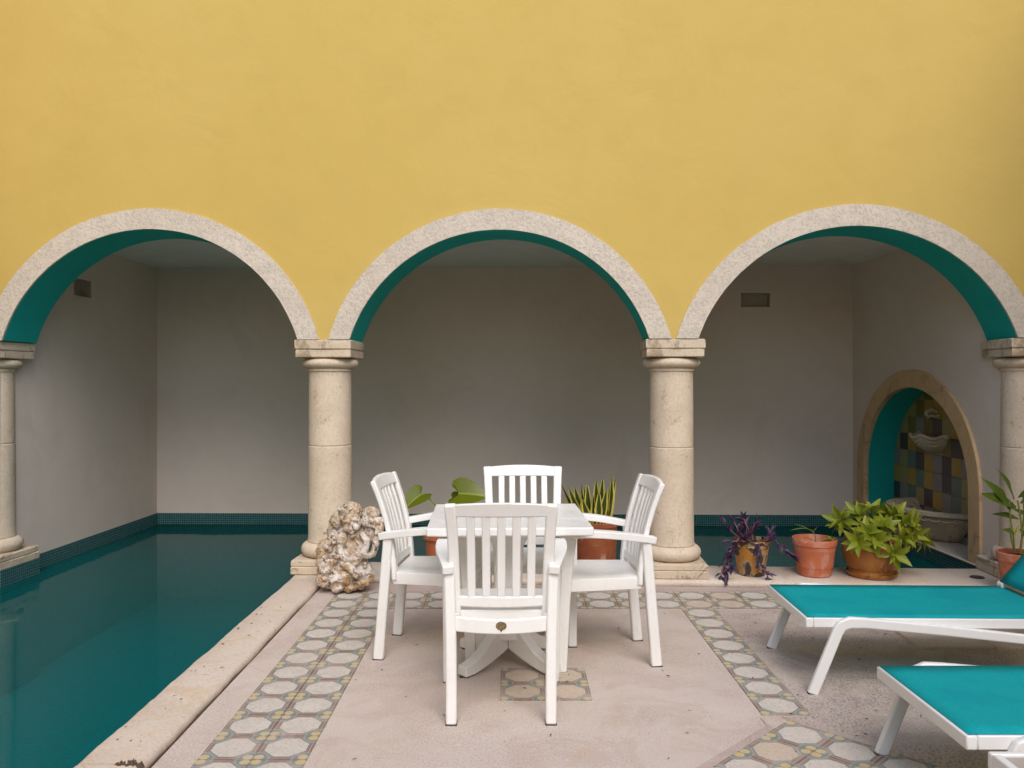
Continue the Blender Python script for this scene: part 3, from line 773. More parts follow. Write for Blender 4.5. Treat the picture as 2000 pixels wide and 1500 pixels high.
# ------------------------------------------------------------------ chairs and table
def yb(z):      # profile of the reclined back
    t = max(0, (z - .40) / .49)
    return -.168 - .012 * t - .098 * t * t
def make_chair():
    root = empty('garden_chair')
    for s in (-1, 1):
        MB().beam(smooth_path([(s * .194, -.248, 0), (s * .197, -.222, .3), (s * .207, -.196, .607)], 4), .042, [.052, .052, .05, .05, .05, .048, .048, .046, .045], (1, 0, 0)).build('leg', 'white_resin', root, bevel=.007)
        MB().beam(smooth_path([(s * .236, .222, 0), (s * .238, .205, .40), (s * .240, .178, .635)], 4), .044, [.05, .05, .052, .054, .056, .056, .056, .056, .056], (1, 0, 0)).build('leg', 'white_resin', root, bevel=.007)
        for yy, xx in ((-.248, .194), (.222, .236)):
            MB().box(s * xx - .0222, s * xx + .0222, yy - .027, yy + .027, -.0005, .0045).build('contact_shadow_pad', 'rubber_shadow_dark', root)  # thin dark pad added as the contact shadow under each leg
        pa = smooth_path([(s * .208, -.238, .612), (s * .222, -.16, .626), (s * .246, -.03, .646), (s * .250, .10, .655), (s * .240, .205, .648), (s * .226, .235, .638)], 4)
        MB().beam(pa, [.044, .045, .046, .048, .05, .052, .053, .054, .055, .056, .056, .057, .058, .058, .058, .058, .058, .057, .055, .05, .044][:len(pa)], .034, (1, 0, 0)).build('arm', 'white_resin', root, bevel=.010, seg=3)
        zs = [.392, .45, .52, .60, .68, .76, .83, .885]
        MB().beam([(s * (.184 + .015 * ((z - .39) / .5) ** 2), yb(z), z) for z in zs], [.046, .046, .044, .043, .043, .043, .044, .046], .026, (1, 0, 0)).build('back_post', 'white_resin', root, bevel=.007)
        MB().lathe([(.012, 0), (.012, .005), (.008, .008), (.001, .009)], 12).build('peg', 'white_resin', root, smooth=40).location = (s * .184, -.212, .425)
    # seat: dished top with a skirt
    nx, ny = 14, 12; vs = []; fs = []
    def sp(i, j):
        v = j / ny; u = i / nx * 2 - 1
        hw = .192 + .032 * v; y = -.175 + .405 * v
        z = .436 - .012 * math.cos(u * math.pi / 2) * math.sin(math.pi * min(1, v * 1.02)) - (.018 * max(0, (v - .84) / .16) ** 2) - .006 * abs(u) ** 8
        y += .012 * (1 - u * u) * v
        return Vector((u * hw, y, z))
    top = [[sp(i, j) for i in range(nx + 1)] for j in range(ny + 1)]
    per = [(i, 0) for i in range(nx)] + [(nx, j) for j in range(ny)] + [(i, ny) for i in range(nx, 0, -1)] + [(0, j) for j in range(ny, 0, -1)]
    vs = [p for r_ in top for p in r_]; idx = lambda i, j: j * (nx + 1) + i
    fs = [(idx(i, j), idx(i + 1, j), idx(i + 1, j + 1), idx(i, j + 1)) for j in range(ny) for i in range(nx)]
    b0 = len(vs)
    for (i, j) in per:
        p = top[j][i]; q_ = p.copy(); q_.x *= 1.012; q_.z = .372 + .012 * (1 - abs(p.x) / .22); vs.append(q_)
    n = len(per)
    for t in range(n):
        a, b = per[t], per[(t + 1) % n]
        fs.append((idx(*a), b0 + t, b0 + (t + 1) % n, idx(*b)))
    m = MB().add(vs, fs); st = m.build('seat', 'white_resin', root, smooth=40)
    so = st.modifiers.new('thick', 'SOLIDIFY'); so.thickness = .006; so.offset = -1
    bv = st.modifiers.new('bevel', 'BEVEL'); bv.width = .008; bv.segments = 3; bv.limit_method = 'ANGLE'; bv.angle_limit = R(45)
    # top rail, slats, lower panel, rear apron
    def plate(z0f, z1f, x0, x1, th, n=12, dy=0.0):
        rr = []
        for i in range(n + 1):
            x = x0 + (x1 - x0) * i / n; a, b = z0f(x), z1f(x)
            bow = -.016 * (1 - (x / .19) ** 2)
            rr.append([Vector((x, yb(a) + bow - th / 2 + dy, a)), Vector((x, yb(a) + bow + th / 2 + dy, a)), Vector((x, yb((a + b) / 2) + bow + th / 2 + dy, (a + b) / 2)), Vector((x, yb(b) + bow + th / 2 + dy, b)),
                       Vector((x, yb(b) + bow - th / 2 + dy, b)), Vector((x, yb((a + b) / 2) + bow - th / 2 + dy, (a + b) / 2))])
        return MB().rings(rr)
    plate(lambda x: .832, lambda x: .884 + .010 * (1 - (x / .19) ** 2), -.187, .187, .022).build('top_rail', 'white_resin', root, bevel=.006)
    plate(lambda x: .452 - .004 * (1 - (x / .18) ** 2), lambda x: .496, -.182, .182, .018).build('lower_rail', 'white_resin', root, bevel=.006)
    for i in range(-2, 3):
        x = i * .0590; zs = [.486, .56, .64, .71, .78, .845]; bow = -.016 * (1 - (x / .19) ** 2)
        MB().beam([(x * (1 + .05 * (z - .5)), yb(z) + bow, z) for z in zs], .033, .015, (1, 0, 0)).build('slat', 'white_resin', root, bevel=.005)
    rr = []
    for i in range(15):
        x = -.186 + .372 * i / 14; y = -.214 - .010 * (1 - (x / .186) ** 2); zb = .362 - .010 * (1 - (x / .186) ** 2); zt = .424 - .012 * (1 - (x / .186) ** 2)
        rr.append([Vector((x, y - .010, zb)), Vector((x, y + .010, zb)), Vector((x, y + .010, zt)), Vector((x, y - .010, zt))])
    MB().rings(rr).build('rear_apron', 'white_resin', root, bevel=.005)
    stv = MB().add([(.021 * math.cos(t * math.pi / 12), 0, .017 * math.sin(t * math.pi / 12) - (.008 if t == 18 else 0)) for t in range(24)] + [(.0215 * math.cos(t * math.pi / 12), .003, .0175 * math.sin(t * math.pi / 12)) for t in range(24)],
                   [tuple(range(24))] + [(i, (i + 1) % 24, 24 + (i + 1) % 24, 24 + i) for i in range(24)])
    stv.build('sticker', 'sticker_print', root).location = (0, -.2365, .387)
    return root
chair = make_chair()
chair.scale = (1.03, 1, 1)
CH = [((-.046, 3.545, 0), R(.6), 'white slatted armchair nearest the viewer, seen from behind with a dark oval sticker'),
      ((-.396, 4.245, 0), -R(95.5), 'white slatted armchair on the left of the table, beside the carved rock'),
      ((.436, 4.15, 0), R(94.5), 'white slatted armchair on the right of the table, nearest the loungers'),
      ((.067, 4.485, 0), R(180) + R(1), 'white slatted armchair at the far side of the table, facing the viewer')]
for i, (loc, rz, lab) in enumerate(CH):
    o = chair if i == 0 else copy_tree(chair)
    o.location = loc; o.rotation_euler.z = rz
    tag(o, lab, 'chair', 'white armchairs round the table')

tb = tag(empty('garden_table', (-.02, 4.04, 0), R(2)), 'square white resin table between the four armchairs', 'table')
rr = []
MB().box(-.376, .376, -.372, .372, .682, .72).build('table_top', 'white_resin', tb, bevel=.007, seg=3)
MB().box(-.25, .25, -.25, .25, .655, .6815).build('under_frame', 'white_resin', tb, bevel=.005)
MB().rings([[Vector((s1 * a, s2 * a, z)) for s1, s2 in ((-1, -1), (1, -1), (1, 1), (-1, 1))] for a, z in ((.085, .12), (.075, .20), (.068, .40), (.075, .58), (.11, .655))]).build('pedestal', 'white_resin', tb, bevel=.012, seg=3)
for q_ in range(4):
    a = R(45 + 90 * q_); d = Vector((math.cos(a), math.sin(a), 0)); s = Vector((-d.y, d.x, 0))
    pp = []
    for i in range(11):
        t = i / 10; r_ = .03 + .285 * t
        zt = .20 * (1 - t) ** 1.8 + .052; zb = max(.006, .075 * (1 - t) ** 1.4 * (1 - t * .2))
        pp.append([d * r_ - s * .033 + Vector((0, 0, zb)), d * r_ + s * .033 + Vector((0, 0, zb)), d * r_ + s * .030 + Vector((0, 0, zt)), d * r_ - s * .030 + Vector((0, 0, zt))])
    ft = MB().rings(pp).build('foot', 'white_resin', tb, bevel=.006)
    pd = d * .295
    MB().box(pd.x - .022, pd.x + .022, pd.y - .022, pd.y + .022, 0, .0058).build('rubber_pad', 'rubber_shadow_dark', ft)

# ------------------------------------------------------------------ loungers
def make_lounger():
    root = empty('sun_lounger')
    W = .282
    for s in (-1, 1):
        MB().box(.0345, 1.95, s * W - .016, s * W + .016, .288, .331).build('side_rail', 'white_metal', root, bevel=.004)
        pth = [(.022, 0), (.13, .268), (.15, .303), (.185, .316), (.25, .315), (.6, .284), (1.0, .243), (1.5, .175), (1.6, .155), (1.64, .12), (1.69, 0)]
        y = s * (W + .030)
        MB().beam([(a, y, b) for a, b in pth], .026, [.048, .046, .05, .05, .046, .044, .042, .042, .046, .05, .048], (0, 1, 0)).build('leg_frame', 'white_metal', root, bevel=.007, seg=3)
        MB().box(-.004 + .006, .044, y - .0125, y + .0125, -.0, .004).build('foot_cap', 'rubber_shadow_dark', root)
        MB().box(.28, .36, s * (W + .0165) - .004, s * (W + .0165) + .004, .293, .315).build('bracket', 'white_metal', root)
        # backrest rail and pivot
        a = R(50); L = .78
        MB().beam([(1.19, s * (W - .004), .345), (1.19 + L * math.cos(a), s * (W - .004), .345 + L * math.sin(a))], .026, .036, (0, 1, 0)).build('back_rail', 'white_metal', root, bevel=.004)
        MB().tube([(1.18, s * (W - .03), .342), (1.18, s * (W + .014), .342)], .020, 14).build('pivot', 'white_metal', root, smooth=40)
    MB().box(.0, .034, -W - .016, W + .016, .2875, .3305).build('foot_rail', 'white_metal', root, bevel=.005)
    ax, az = 1.19 + .78 * math.cos(R(50)), .345 + .78 * math.sin(R(50))
    MB().box(ax - .015, ax + .015, -W, W, az - .015, az + .015).build('head_rail', 'white_metal', root, bevel=.004)
    def sling(p0, p1, hw, sag, up):
        nx, ny = 16, 8; vs = []
        for i in range(nx + 1):
            for j in range(ny + 1):
                u, v = i / nx, j / ny * 2 - 1
                p = Vector(p0).lerp(Vector(p1), u) + Vector((0, v * hw, 0)) - Vector(up) * sag * (1 - v ** 4) * math.sin(math.pi * min(1, max(0, u)))
                vs.append(p)
        m = MB().add(vs, [(i * (ny + 1) + j, (i + 1) * (ny + 1) + j, (i + 1) * (ny + 1) + j + 1, i * (ny + 1) + j + 1) for i in range(nx) for j in range(ny)])
        o = m.build('sling', 'sling_mesh', root, smooth=60)
        so = o.modifiers.new('thick', 'SOLIDIFY'); so.thickness = .003; so.offset = 0
    sling((.009, 0, .3335), (1.19, 0, .3335), W + .009, .007, (0, 0, 1))
    a = R(50); nrm = (-math.sin(a), 0, math.cos(a))
    b0 = Vector((1.185, 0, .345)) + Vector(nrm) * .020
    sling(b0, b0 + Vector((math.cos(a), 0, math.sin(a))) * .78, W + .004, .006, nrm)
    return root
lg = make_lounger()
lg.location = (1.308, 3.92, 0); lg.rotation_euler.z = R(-1.5)
tag(lg, 'teal and white sun lounger farther from the viewer, in front of the plant pots', 'sun lounger', 'sun loungers on the right')
l2 = copy_tree(lg); l2.location = (1.336, 2.705, 0); l2.rotation_euler.z = 0
tag(l2, 'teal and white sun lounger nearer the viewer at the lower right', 'sun lounger')
st_ = tag(empty('side_table', (1.49, 1.93, 0)), 'low white side table with a taupe top in the bottom right corner', 'side table')
for (x0, x1, y0, y1) in ((-.24, .24, .205, .225), (-.24, .24, -.225, -.205), (-.24, -.215, -.2045, .2045), (.215, .24, -.2045, .2045)):
    MB().box(x0, x1, y0, y1, .355, .40).build('top_frame', 'white_metal', st_, bevel=.004)
MB().box(-.2145, .2145, -.2045, .2045, .380, .392).build('top_panel', 'taupe_top', st_)
for sx in (-1, 1):
    for sy in (-1, 1): MB().box(sx * .22 - .017, sx * .22 + .017, sy * .207 - .017, sy * .207 + .017, 0, .3545).build('leg', 'white_metal', st_, bevel=.004)

# ------------------------------------------------------------------ leaves
def leaf_mesh(name, mat, L, W, fold=.25, droop=.25, n=8, base=.18, peak=.42, tip=1.3, twist=0.0):
    """blade along +Y from the origin, normal +Z"""
    vs = []; uv = []; fs = []; cols = 4
    for i in range(n + 1):
        t = i / n
        w = (t / peak) ** .8 if t < peak else (max(0, 1 - t) / (1 - peak)) ** (1 / tip)
        w = max(w, base * (1 - t)) * W / 2
        tw = twist * t
        for j in range(cols + 1):
            u = j / cols * 2 - 1
            x = u * w; z = abs(u) * w * fold - droop * L * t * t + .02 * L * math.sin(t * 9 + u * 2) * abs(u) * .5
            vs.append((x * math.cos(tw) - z * math.sin(tw) * .3, L * (t - .18 * droop * t * t), z + x * math.sin(tw))); uv.append((j / cols, t))
    for i in range(n):
        for j in range(cols):
            a = i * (cols + 1) + j; fs.append((a, a + 1, a + cols + 2, a + cols + 1))
    return MB().add(vs, fs).mesh(name, mat, 180, uv)
def orient(loc, tipdir, nrm=(0, 0, 1), s=1.0):
    y = Vector(tipdir).normalized(); z = Vector(nrm); z = z - y * z.dot(y)
    if z.length < 1e-3: z = Vector((1, 0, 0)) - y * y.x
    z.normalize(); x = y.cross(z)
    return Matrix.Translation(Vector(loc)) @ Matrix((x, y, z)).transposed().to_4x4() @ Matrix.Scale(s, 4)
def pot(root, prof, mat, soil_r, soil_z, jit=.0015, seg=40):
    m = MB().lathe(prof, seg, cap=False); n = len(prof)
    m.f.append(tuple(reversed(range(seg))))
    for p in m.v:
        r = math.hypot(p.x, p.y)
        if r > .01: e = jit * wob(p.x * 12, p.y * 12, p.z * 9); p.x *= 1 + e / r; p.y *= 1 + e / r
    m.build('pot', mat, root, smooth=35)
    s = MB(); g = 9; pts = [(0, 0, soil_z + .008)]
    for r_ in range(1, 5):
        for j in range(20):
            a = 2 * math.pi * j / 20; rr_ = soil_r * r_ / 4; pts.append((rr_ * math.cos(a), rr_ * math.sin(a), soil_z + .008 * wob(rr_ * 40, a * 3) - (.006 if r_ == 4 else 0)))
    fs = [(0, 1 + j, 1 + (j + 1) % 20) for j in range(20)]
    for r_ in range(3):
        for j in range(20): fs.append((1 + r_ * 20 + j, 1 + (r_ + 1) * 20 + j, 1 + (r_ + 1) * 20 + (j + 1) % 20, 1 + r_ * 20 + (j + 1) % 20))
    s.add(pts, fs).build('soil', 'soil', root, smooth=60)
ZC = C + .003
def at_coping(name, x, y, label, z=ZC, rz=0): return tag(empty(name, (x, y, z), rz), label, 'potted plant', 'potted plants by the pool')

# -- plain terracotta pot with a seedling
p = at_coping('potted_plant', 2.098, 5.68, 'orange terracotta pot holding a sparse seedling, between two fuller plants')
pot(p, [(.001, 0), (.100, 0), (.108, .006), (.118, .06), (.1195, .064), (.1225, .066), (.135, .175), (.1395, .19), (.138, .196), (.141, .201), (.139, .207), (.146, .214), (.150, .25), (.147, .256), (.140, .254), (.132, .20), (.128, .19)], 'terracotta', .131, .205)
m = MB(); m.tube(smooth_path([(0, 0, .20), (.005, -.01, .25), (-.02, -.015, .31)], 4), .0035, 6); m.tube(smooth_path([(.02, 0, .20), (.05, -.03, .24), (.09, -.06, .25)], 4), .003, 6)
m.build('stem', 'stem_green', p, smooth=60)
grass = leaf_mesh('leaf', 'leaf_ginger', .17, .022, .35, .35, peak=.3)
for tip, nr, s, lc in (((-1, -.2, .35), (0, -.3, 1), 1.0, (-.02, -.015, .31)), ((-.8, .1, .75), (0, -.3, 1), .85, (-.015, -.01, .29)), ((-.8, -.1, .5), (0, -.4, 1), .6, (.0, -.01, .235)), ((.4, .3, .6), (0, 0, 1), .4, (-.01, -.015, .3))):
    link('leaf', grass, p, orient(lc, tip, nr, s))
limel = [leaf_mesh('leaf', 'leaf_lime', .132, .056, .32, d, peak=.45, tip=1.2, twist=tw) for d, tw in ((.25, .1), (.42, -.25), (.12, .3))]
yell = leaf_mesh('leaf', 'leaf_yellowing', .11, .034, .3, .35, peak=.45, tip=1.2, twist=.2)
for ang in (0, 1.6, 3.0, 4.6):
    link('leaf', limel[0], p, orient((.09, -.06, .255), (math.cos(ang), math.sin(ang) * .7 - .2, .25), (0, 0, 1), .5))

# -- glazed bulbous pot with lime dracaena
p = at_coping('potted_plant', 2.485, 5.66, 'round glazed brown pot on a saucer with bushy lime green leaves')
sc_ = MB().lathe([(.001, 0), (.150, 0), (.163, .012), (.170, .03), (.165, .034), (.158, .03), (.15, .02), (.001, .018)], 44, cap=False).build('saucer', 'glazed_brown', p, smooth=40)
pot(p, [(.001, .021), (.145, .021), (.152, .03), (.150, .042), (.145, .046), (.172, .09), (.190, .14), (.194, .18), (.186, .222), (.172, .25), (.178, .262), (.172, .272), (.160, .268), (.158, .24)], 'glazed_brown', .157, .25, .002)
S = .00056
rosettes = [(-390, 690, -.02), (-150, 740, .0), (20, 770, .02), (230, 755, -.03), (300, 680, -.12), (30, 650, -.15), (-310, 480, -.19), (80, 360, -.235), (540, 460, -.10), (340, 570, -.18), (-190, 590, -.16), (470, 630, -.02), (-60, 700, .10), (180, 700, .10), (-330, 620, .08), (380, 620, .10), (-120, 520, -.19), (220, 520, -.20)]
m = MB()
for (ax_, az_, dy) in rosettes:
    c_ = Vector((ax_ * S, dy, az_ * S))
    m.tube(smooth_path([(c_.x * .25, c_.y * .25, .235), (c_.x * .7, c_.y * .7, max(.30, c_.z * .85)), tuple(c_)], 4), .006, 6)
m.build('stem', 'stem_green', p, smooth=60)
for (ax_, az_, dy) in rosettes:
    c_ = Vector((ax_ * S, dy, az_ * S))
    axis = (Vector((c_.x * 1.3, c_.y * 1.3 - .10, .18 if c_.z > .33 else .03))).normalized()
    e1 = axis.orthogonal().normalized(); e2 = axis.cross(e1)
    nl = 11; a0 = random.uniform(0, 6)
    for i in range(nl):
        a = a0 + i * 2.4; op = .25 + .85 * i / nl
        rad = e1 * math.cos(a) + e2 * math.sin(a)
        d = axis * math.cos(op * 1.5) + rad * math.sin(op * 1.5)
        lc = c_ - axis * .028 * (i / nl)
        old = i >= nl - 2 and random.random() < .55
        if old: d = (d + Vector((0, 0, -.5))).normalized()
        link('leaf', yell if old else random.choice(limel), p, orient(lc, d, axis - rad * .3, random.uniform(.72, 1.08)))

# -- ochre pot with purple trailing plant
p = at_coping('potted_plant', 1.667, 5.70, 'stained ochre pot with trailing dark purple leaves beside the column')
pot(p, [(.001, 0), (.088, 0), (.094, .008), (.100, .06), (.103, .064), (.119, .20), (.122, .205), (.120, .212), (.127, .220), (.130, .238), (.126, .243), (.119, .24), (.113, .2)], 'ochre_pot', .114, .21)
pur = [leaf_mesh('leaf', 'leaf_purple', .082, .033, .4, d, peak=.38, tip=1.2) for d in (.15, .35)]
U = .000512
def pl(x, y, dz=0.0): return Vector(((x - 670) * U, dz, (975 - y) * U))
stems = [[(560, 500, -.02), (430, 480, -.10), (330, 560, -.16), (250, 650, -.18), (215, 760, -.17), (180, 900, -.15), (200, 965, -.16)],
         [(500, 500, -.04), (370, 560, -.14), (310, 700, -.17), (290, 830, -.17), (235, 930, -.17)],
         [(670, 520, -.08), (690, 510, -.135), (695, 620, -.15), (670, 720, -.15), (735, 840, -.15), (790, 930, -.155), (778, 1010, -.16)],
         [(780, 520, -.04), (880, 440, -.08), (980, 540, -.12), (1050, 640, -.13), (1140, 710, -.13)],
         [(600, 520, 0), (500, 400, 0), (440, 260, .02)], [(650, 520, 0), (580, 420, -.05), (560, 330, -.07)], [(700, 520, .02), (700, 380, .03), (740, 270, .02)],
         [(560, 520, .02), (430, 420, .04), (320, 290, .05)], [(760, 520, .0), (850, 470, -.03), (930, 380, -.02)], [(620, 520, -.06), (480, 470, -.13), (300, 480, -.15)], [(720, 520, .06), (640, 330, .07), (600, 240, .08)],
         [(640, 520, -.06), (560, 470, -.11), (500, 440, -.13)], [(730, 520, -.06), (790, 480, -.12), (830, 450, -.13)]]
m = MB()
for st in stems:
    pth = smooth_path([pl(*q_) for q_ in st], 5); m.tube(pth, [.0042 - .002 * i / len(pth) for i in range(len(pth))], 6)
m.build('stem', 'stem_pink', p, smooth=60)
for st in stems:
    pth = smooth_path([pl(*q_) for q_ in st], 4); n = len(pth); trail = n > 12
    for i in range(3 if trail else 2, n):
        if trail and i % 2 and random.random() < .35: continue
        t = (pth[min(i + 1, n - 1)] - pth[i - 1]).normalized(); side = Vector((random.uniform(-1, 1), random.uniform(-1, .3), random.uniform(-.2, .8))).normalized()
        d = (t * .8 + side * (.75 if i < n - 1 else .3)).normalized()
        link('leaf', random.choice(pur), p, orient(pth[i], d, Vector((side.x * -.3, -.5, .8)), random.uniform(.6, 1.05)))

# -- rust pot with snake plant
p = at_coping('potted_plant', .588, 5.74, 'tall rust red pot with striped sword leaves behind the right armchair')
pot(p, [(.001, 0), (.132, 0), (.136, .006), (.148, .33), (.156, .335), (.158, .362), (.152, .368), (.143, .364), (.138, .32)], 'rust_paint', .14, .335, .002)
sw = []
tips = [(-.235, .64, .02), (-.185, .60, -.05), (-.150, .585, .05), (-.135, .635, -.02), (-.09, .55, -.08), (-.08, .62, .05), (-.035, .56, -.06), (-.055, .62, .08), (.0, .645, .0), (.03, .57, -.09), (.06, .68, .05), (.075, .60, -.05), (.115, .665, .0), (.125, .735, -.03), (.105, .56, -.08), (.14, .62, .05)]
bases = [(-.10, .02), (-.09, -.04), (-.08, .03), (-.06, -.01), (-.05, -.07), (-.04, .05), (-.01, -.06), (-.05, .07), (.0, .0), (.01, -.08), (.03, .04), (.03, -.05), (.06, .0), (.09, -.03), (.06, -.07), (.09, .04)]
for (tx, tz, ty), (bx, by) in zip(tips, bases):
    b_ = Vector((bx, by, .33)); t_ = Vector((tx + random.uniform(-.035, .03), ty, tz + random.uniform(-.03, .02))); L = (t_ - b_).length
    me = leaf_mesh('leaf', 'leaf_snake', L, .062, .35, random.uniform(-.04, .06), n=8, base=.6, peak=.45, tip=1.5, twist=random.uniform(-1.1, 1.1))
    link('leaf', me, p, orient(b_, t_ - b_, (random.uniform(-.5, .5), -1, .1)))

# -- elephant-ear plant behind the left armchair
def ear_mesh(L, W):
    out = []
    half = [(0, .0, .0), (.10, -.10, .0), (.26, -.30, .0), (.40, -.26, .0), (.50, -.05, 0), (.50, .15, 0), (.42, .38, 0), (.28, .64, 0), (.12, .86, 0), (0, 1.0, 0)]
    pts = [(x, y) for x, y, _ in half] + [(-x, y) for x, y, _ in reversed(half[1:-1])]
    n = len(pts); rings = []; vs = []; uv = []
    for q_ in (0.0, .35, .7, 1.0):
        for (x, y) in pts:
            cy = max(.02, min(.9, y)) * .9
            X = x * q_; Y = cy + (y - cy) * q_
            vs.append((X * W, Y * L, (.30 * abs(X) - .22 * Y * Y + .05 * q_ * math.sin(y * 14 + x * 5) * abs(x)) * L * .9)); uv.append((.5 + X, Y))
    fs = []
    for r_ in range(3):
        for j in range(n): fs.append((r_ * n + j, r_ * n + (j + 1) % n, (r_ + 1) * n + (j + 1) % n, (r_ + 1) * n + j))
    me = MB().add(vs, fs).mesh('leaf', 'leaf_ear', 180, uv)
    return me
p = at_coping('potted_plant', -.475, 5.74, 'terracotta pot with big arrow-shaped leaves behind the left armchair')
pot(p, [(.001, 0), (.105, 0), (.112, .006), (.132, .24), (.146, .245), (.150, .285), (.145, .29), (.135, .285), (.128, .24)], 'terracotta_old', .13, .262)
m = MB()
m.tube(smooth_path([(-.01, -.02, .25), (-.02, -.05, .42), (-.10, -.06, .53), (-.155, -.06, .555)], 6), .0065, 8)
m.tube(smooth_path([(.01, 0, .25), (.04, .02, .40), (.09, .01, .52), (.105, -.01, .555)], 6), .0065, 8)
m.tube(smooth_path([(.01, .03, .25), (.06, .06, .38), (.10, .08, .48)], 6), .006, 8)
m.build('petiole', 'stem_green', p, smooth=60)
ear = ear_mesh(.22, .24)
link('leaf', ear, p, orient((-.155, -.06, .555), (-.65, -.45, -.42), (-.25, -.8, .7), .74))
link('leaf', ear, p, orient((.105, -.01, .555), (.95, -.25, .03), (.05, -.75, .62), .98))
link('leaf', ear, p, orient((.10, .08, .50), (.45, .6, .15), (.2, -.6, .8), .6))

# -- leafy plant in the pot at the right edge, standing on the floor
p = tag(empty('potted_plant', (3.235, 5.235, .003)), 'terracotta pot with tall leafy stems at the right edge behind the lounger', 'potted plant', 'potted plants by the pool')
pot(p, [(.001, 0), (.085, 0), (.09, .005), (.112, .23), (.120, .235), (.125, .285), (.121, .29), (.113, .286), (.108, .24)], 'terracotta', .11, .262)
gin = [leaf_mesh('leaf', 'leaf_ginger', .24, .082, .3, d, n=9, peak=.42, tip=1.25, twist=tw) for d, tw in ((.10, .1), (.25, -.2), (.18, .3))]
V_ = .000919
def gl_(x, y, dy=0.0): return Vector(((x - 1239) * V_, dy, .29 + (1421 - y) * V_))
gst = [[(1215, 1430, 0), (1190, 1300, -.02), (1165, 1190, -.03), (1150, 1050, -.04)], [(1240, 1430, -.02), (1245, 1300, -.03), (1235, 1180, -.03), (1215, 1060, -.03)], [(1265, 1430, .02), (1290, 1280, .03), (1300, 1150, .03), (1290, 1040, .02)], [(1235, 1430, .03), (1215, 1330, .04), (1200, 1260, .03)], [(1255, 1430, -.04), (1330, 1250, -.06), (1380, 1130, -.08)]]
m = MB()
for st in gst: m.tube(smooth_path([gl_(*q_) for q_ in st], 5), .0055, 7)
m.build('stem', 'stem_green', p, smooth=60)
gl_leaves = [((1215, 1060), (1088, 838), 0), ((1165, 1130), (1008, 888), 1), ((1205, 1110), (962, 985), 2), ((1225, 1190), (1070, 1132), 1), ((1190, 1290), (1072, 1240), 0), ((1220, 1040), (1272, 968), 0), ((1230, 1080), (1330, 985), 2), ((1170, 1060), (1175, 1120), 0), ((1290, 1060), (1360, 900), 0), ((1295, 1120), (1450, 1010), 1), ((1300, 1180), (1200, 1110), 2), ((1330, 1240), (1480, 1180), 1), ((1380, 1130), (1440, 960), 0), ((1360, 1170), (1300, 1010), 1), ((1240, 1230), (1330, 1250), 2), ((1250, 1260), (1290, 1340), 1)]
for (b_, t_, k_i) in gl_leaves:
    B = gl_(*b_, dy=random.uniform(-.05, .02)); Tt = gl_(*t_, dy=random.uniform(-.12, 0)); L = (Tt - B).length
    link('leaf', gin[k_i], p, orient(B, Tt - B, (random.uniform(-.6, .6), -.8, .7), L / .225))
link('leaf', yell, p, orient(gl_(1205, 1225, -.06), gl_(1155, 1285, -.1) - gl_(1205, 1225, -.06), (0, -1, .4), .75))

# ------------------------------------------------------------------ carved rock
def ell(m, c, r, seg=14):
    vs = []; fs = []
    for i in range(seg + 1):
        th = math.pi * i / seg
        for j in range(seg * 2):
            a = math.pi * j / seg
            vs.append((c[0] + r[0] * math.sin(th) * math.cos(a), c[1] + r[1] * math.sin(th) * math.sin(a), c[2] + r[2] * math.cos(th)))
    n = seg * 2
    for i in range(seg):
        for j in range(n): fs.append((i * n + j, (i + 1) * n + j, (i + 1) * n + (j + 1) % n, i * n + (j + 1) % n))
    m.add(vs, fs)
K = .000541
def rp(x, y): return ((x - 560) * K, (1340 - y) * K)
rk = MB()
def E(x, y, dy, rx, rz, ry=None):
    px, pz = rp(x, y); ell(rk, (px, dy, pz), (rx * K, (ry or rx) * K, rz * K))
def Cap(pts, rad):
    P = smooth_path([(rp(x, y)[0], d, rp(x, y)[1]) for x, y, d in pts], 6)
    for q_ in P: ell(rk, tuple(q_), (rad * K,) * 3, 8)
E(530, 1180, .0, 335, 165, 215); E(470, 1080, .02, 270, 170, 200); E(690, 1120, 0, 190, 190, 190)
E(340, 900, .01, 140, 200, 150); E(280, 830, -.02, 80, 90); E(360, 800, -.04, 70, 80); E(300, 960, -.05, 95, 90); E(370, 1030, -.08, 100, 95, 80)
E(405, 620, .03, 85, 150, 110); E(380, 560, .0, 50, 90); E(455, 470, -.01, 80, 105, 90); E(430, 700, .02, 100, 130, 120)
E(600, 700, .04, 210, 260, 150); E(680, 830, -.02, 170, 240, 130); E(640, 950, -.03, 190, 170, 130)
E(650, 490, -.055, 112, 138, 105); E(625, 365, -.03, 130, 108, 120); E(560, 430, -.05, 55, 60); E(720, 360, -.05, 60, 70); E(540, 360, -.04, 60, 60); E(600, 300, -.05, 60, 45); E(680, 300, -.05, 55, 45)
# face: brow, nose, cheeks, lips, chin
E(598, 462, -.104, 50, 17, 24); E(708, 447, -.104, 46, 17, 24); E(660, 510, -.117, 18, 50, 28); E(664, 550, -.125, 26, 17, 24)
E(602, 548, -.099, 40, 42, 32); E(718, 534, -.099, 38, 42, 32); E(668, 584, -.112, 38, 10, 18); E(668, 606, -.110, 30, 11, 18); E(670, 640, -.096, 42, 27, 32)
E(855, 425, .01, 112, 108, 110); E(900, 500, -.01, 85, 90); E(820, 480, -.02, 70, 80); E(850, 620, .03, 120, 160, 110)
E(535, 690, -.075, 72, 100, 65); Cap([(560, 660, -.06), (520, 800, -.085), (600, 910, -.10), (700, 900, -.11)], 44)
Cap([(985, 490, -.02), (975, 600, -.04), (945, 740, -.05), (905, 860, -.06)], 48); Cap([(905, 870, -.06), (850, 880, -.08), (790, 850, -.10)], 44)
Cap([(780, 640, -.07), (850, 720, -.09), (800, 850, -.10), (700, 960, -.11)], 42); E(975, 500, -.03, 52, 50)
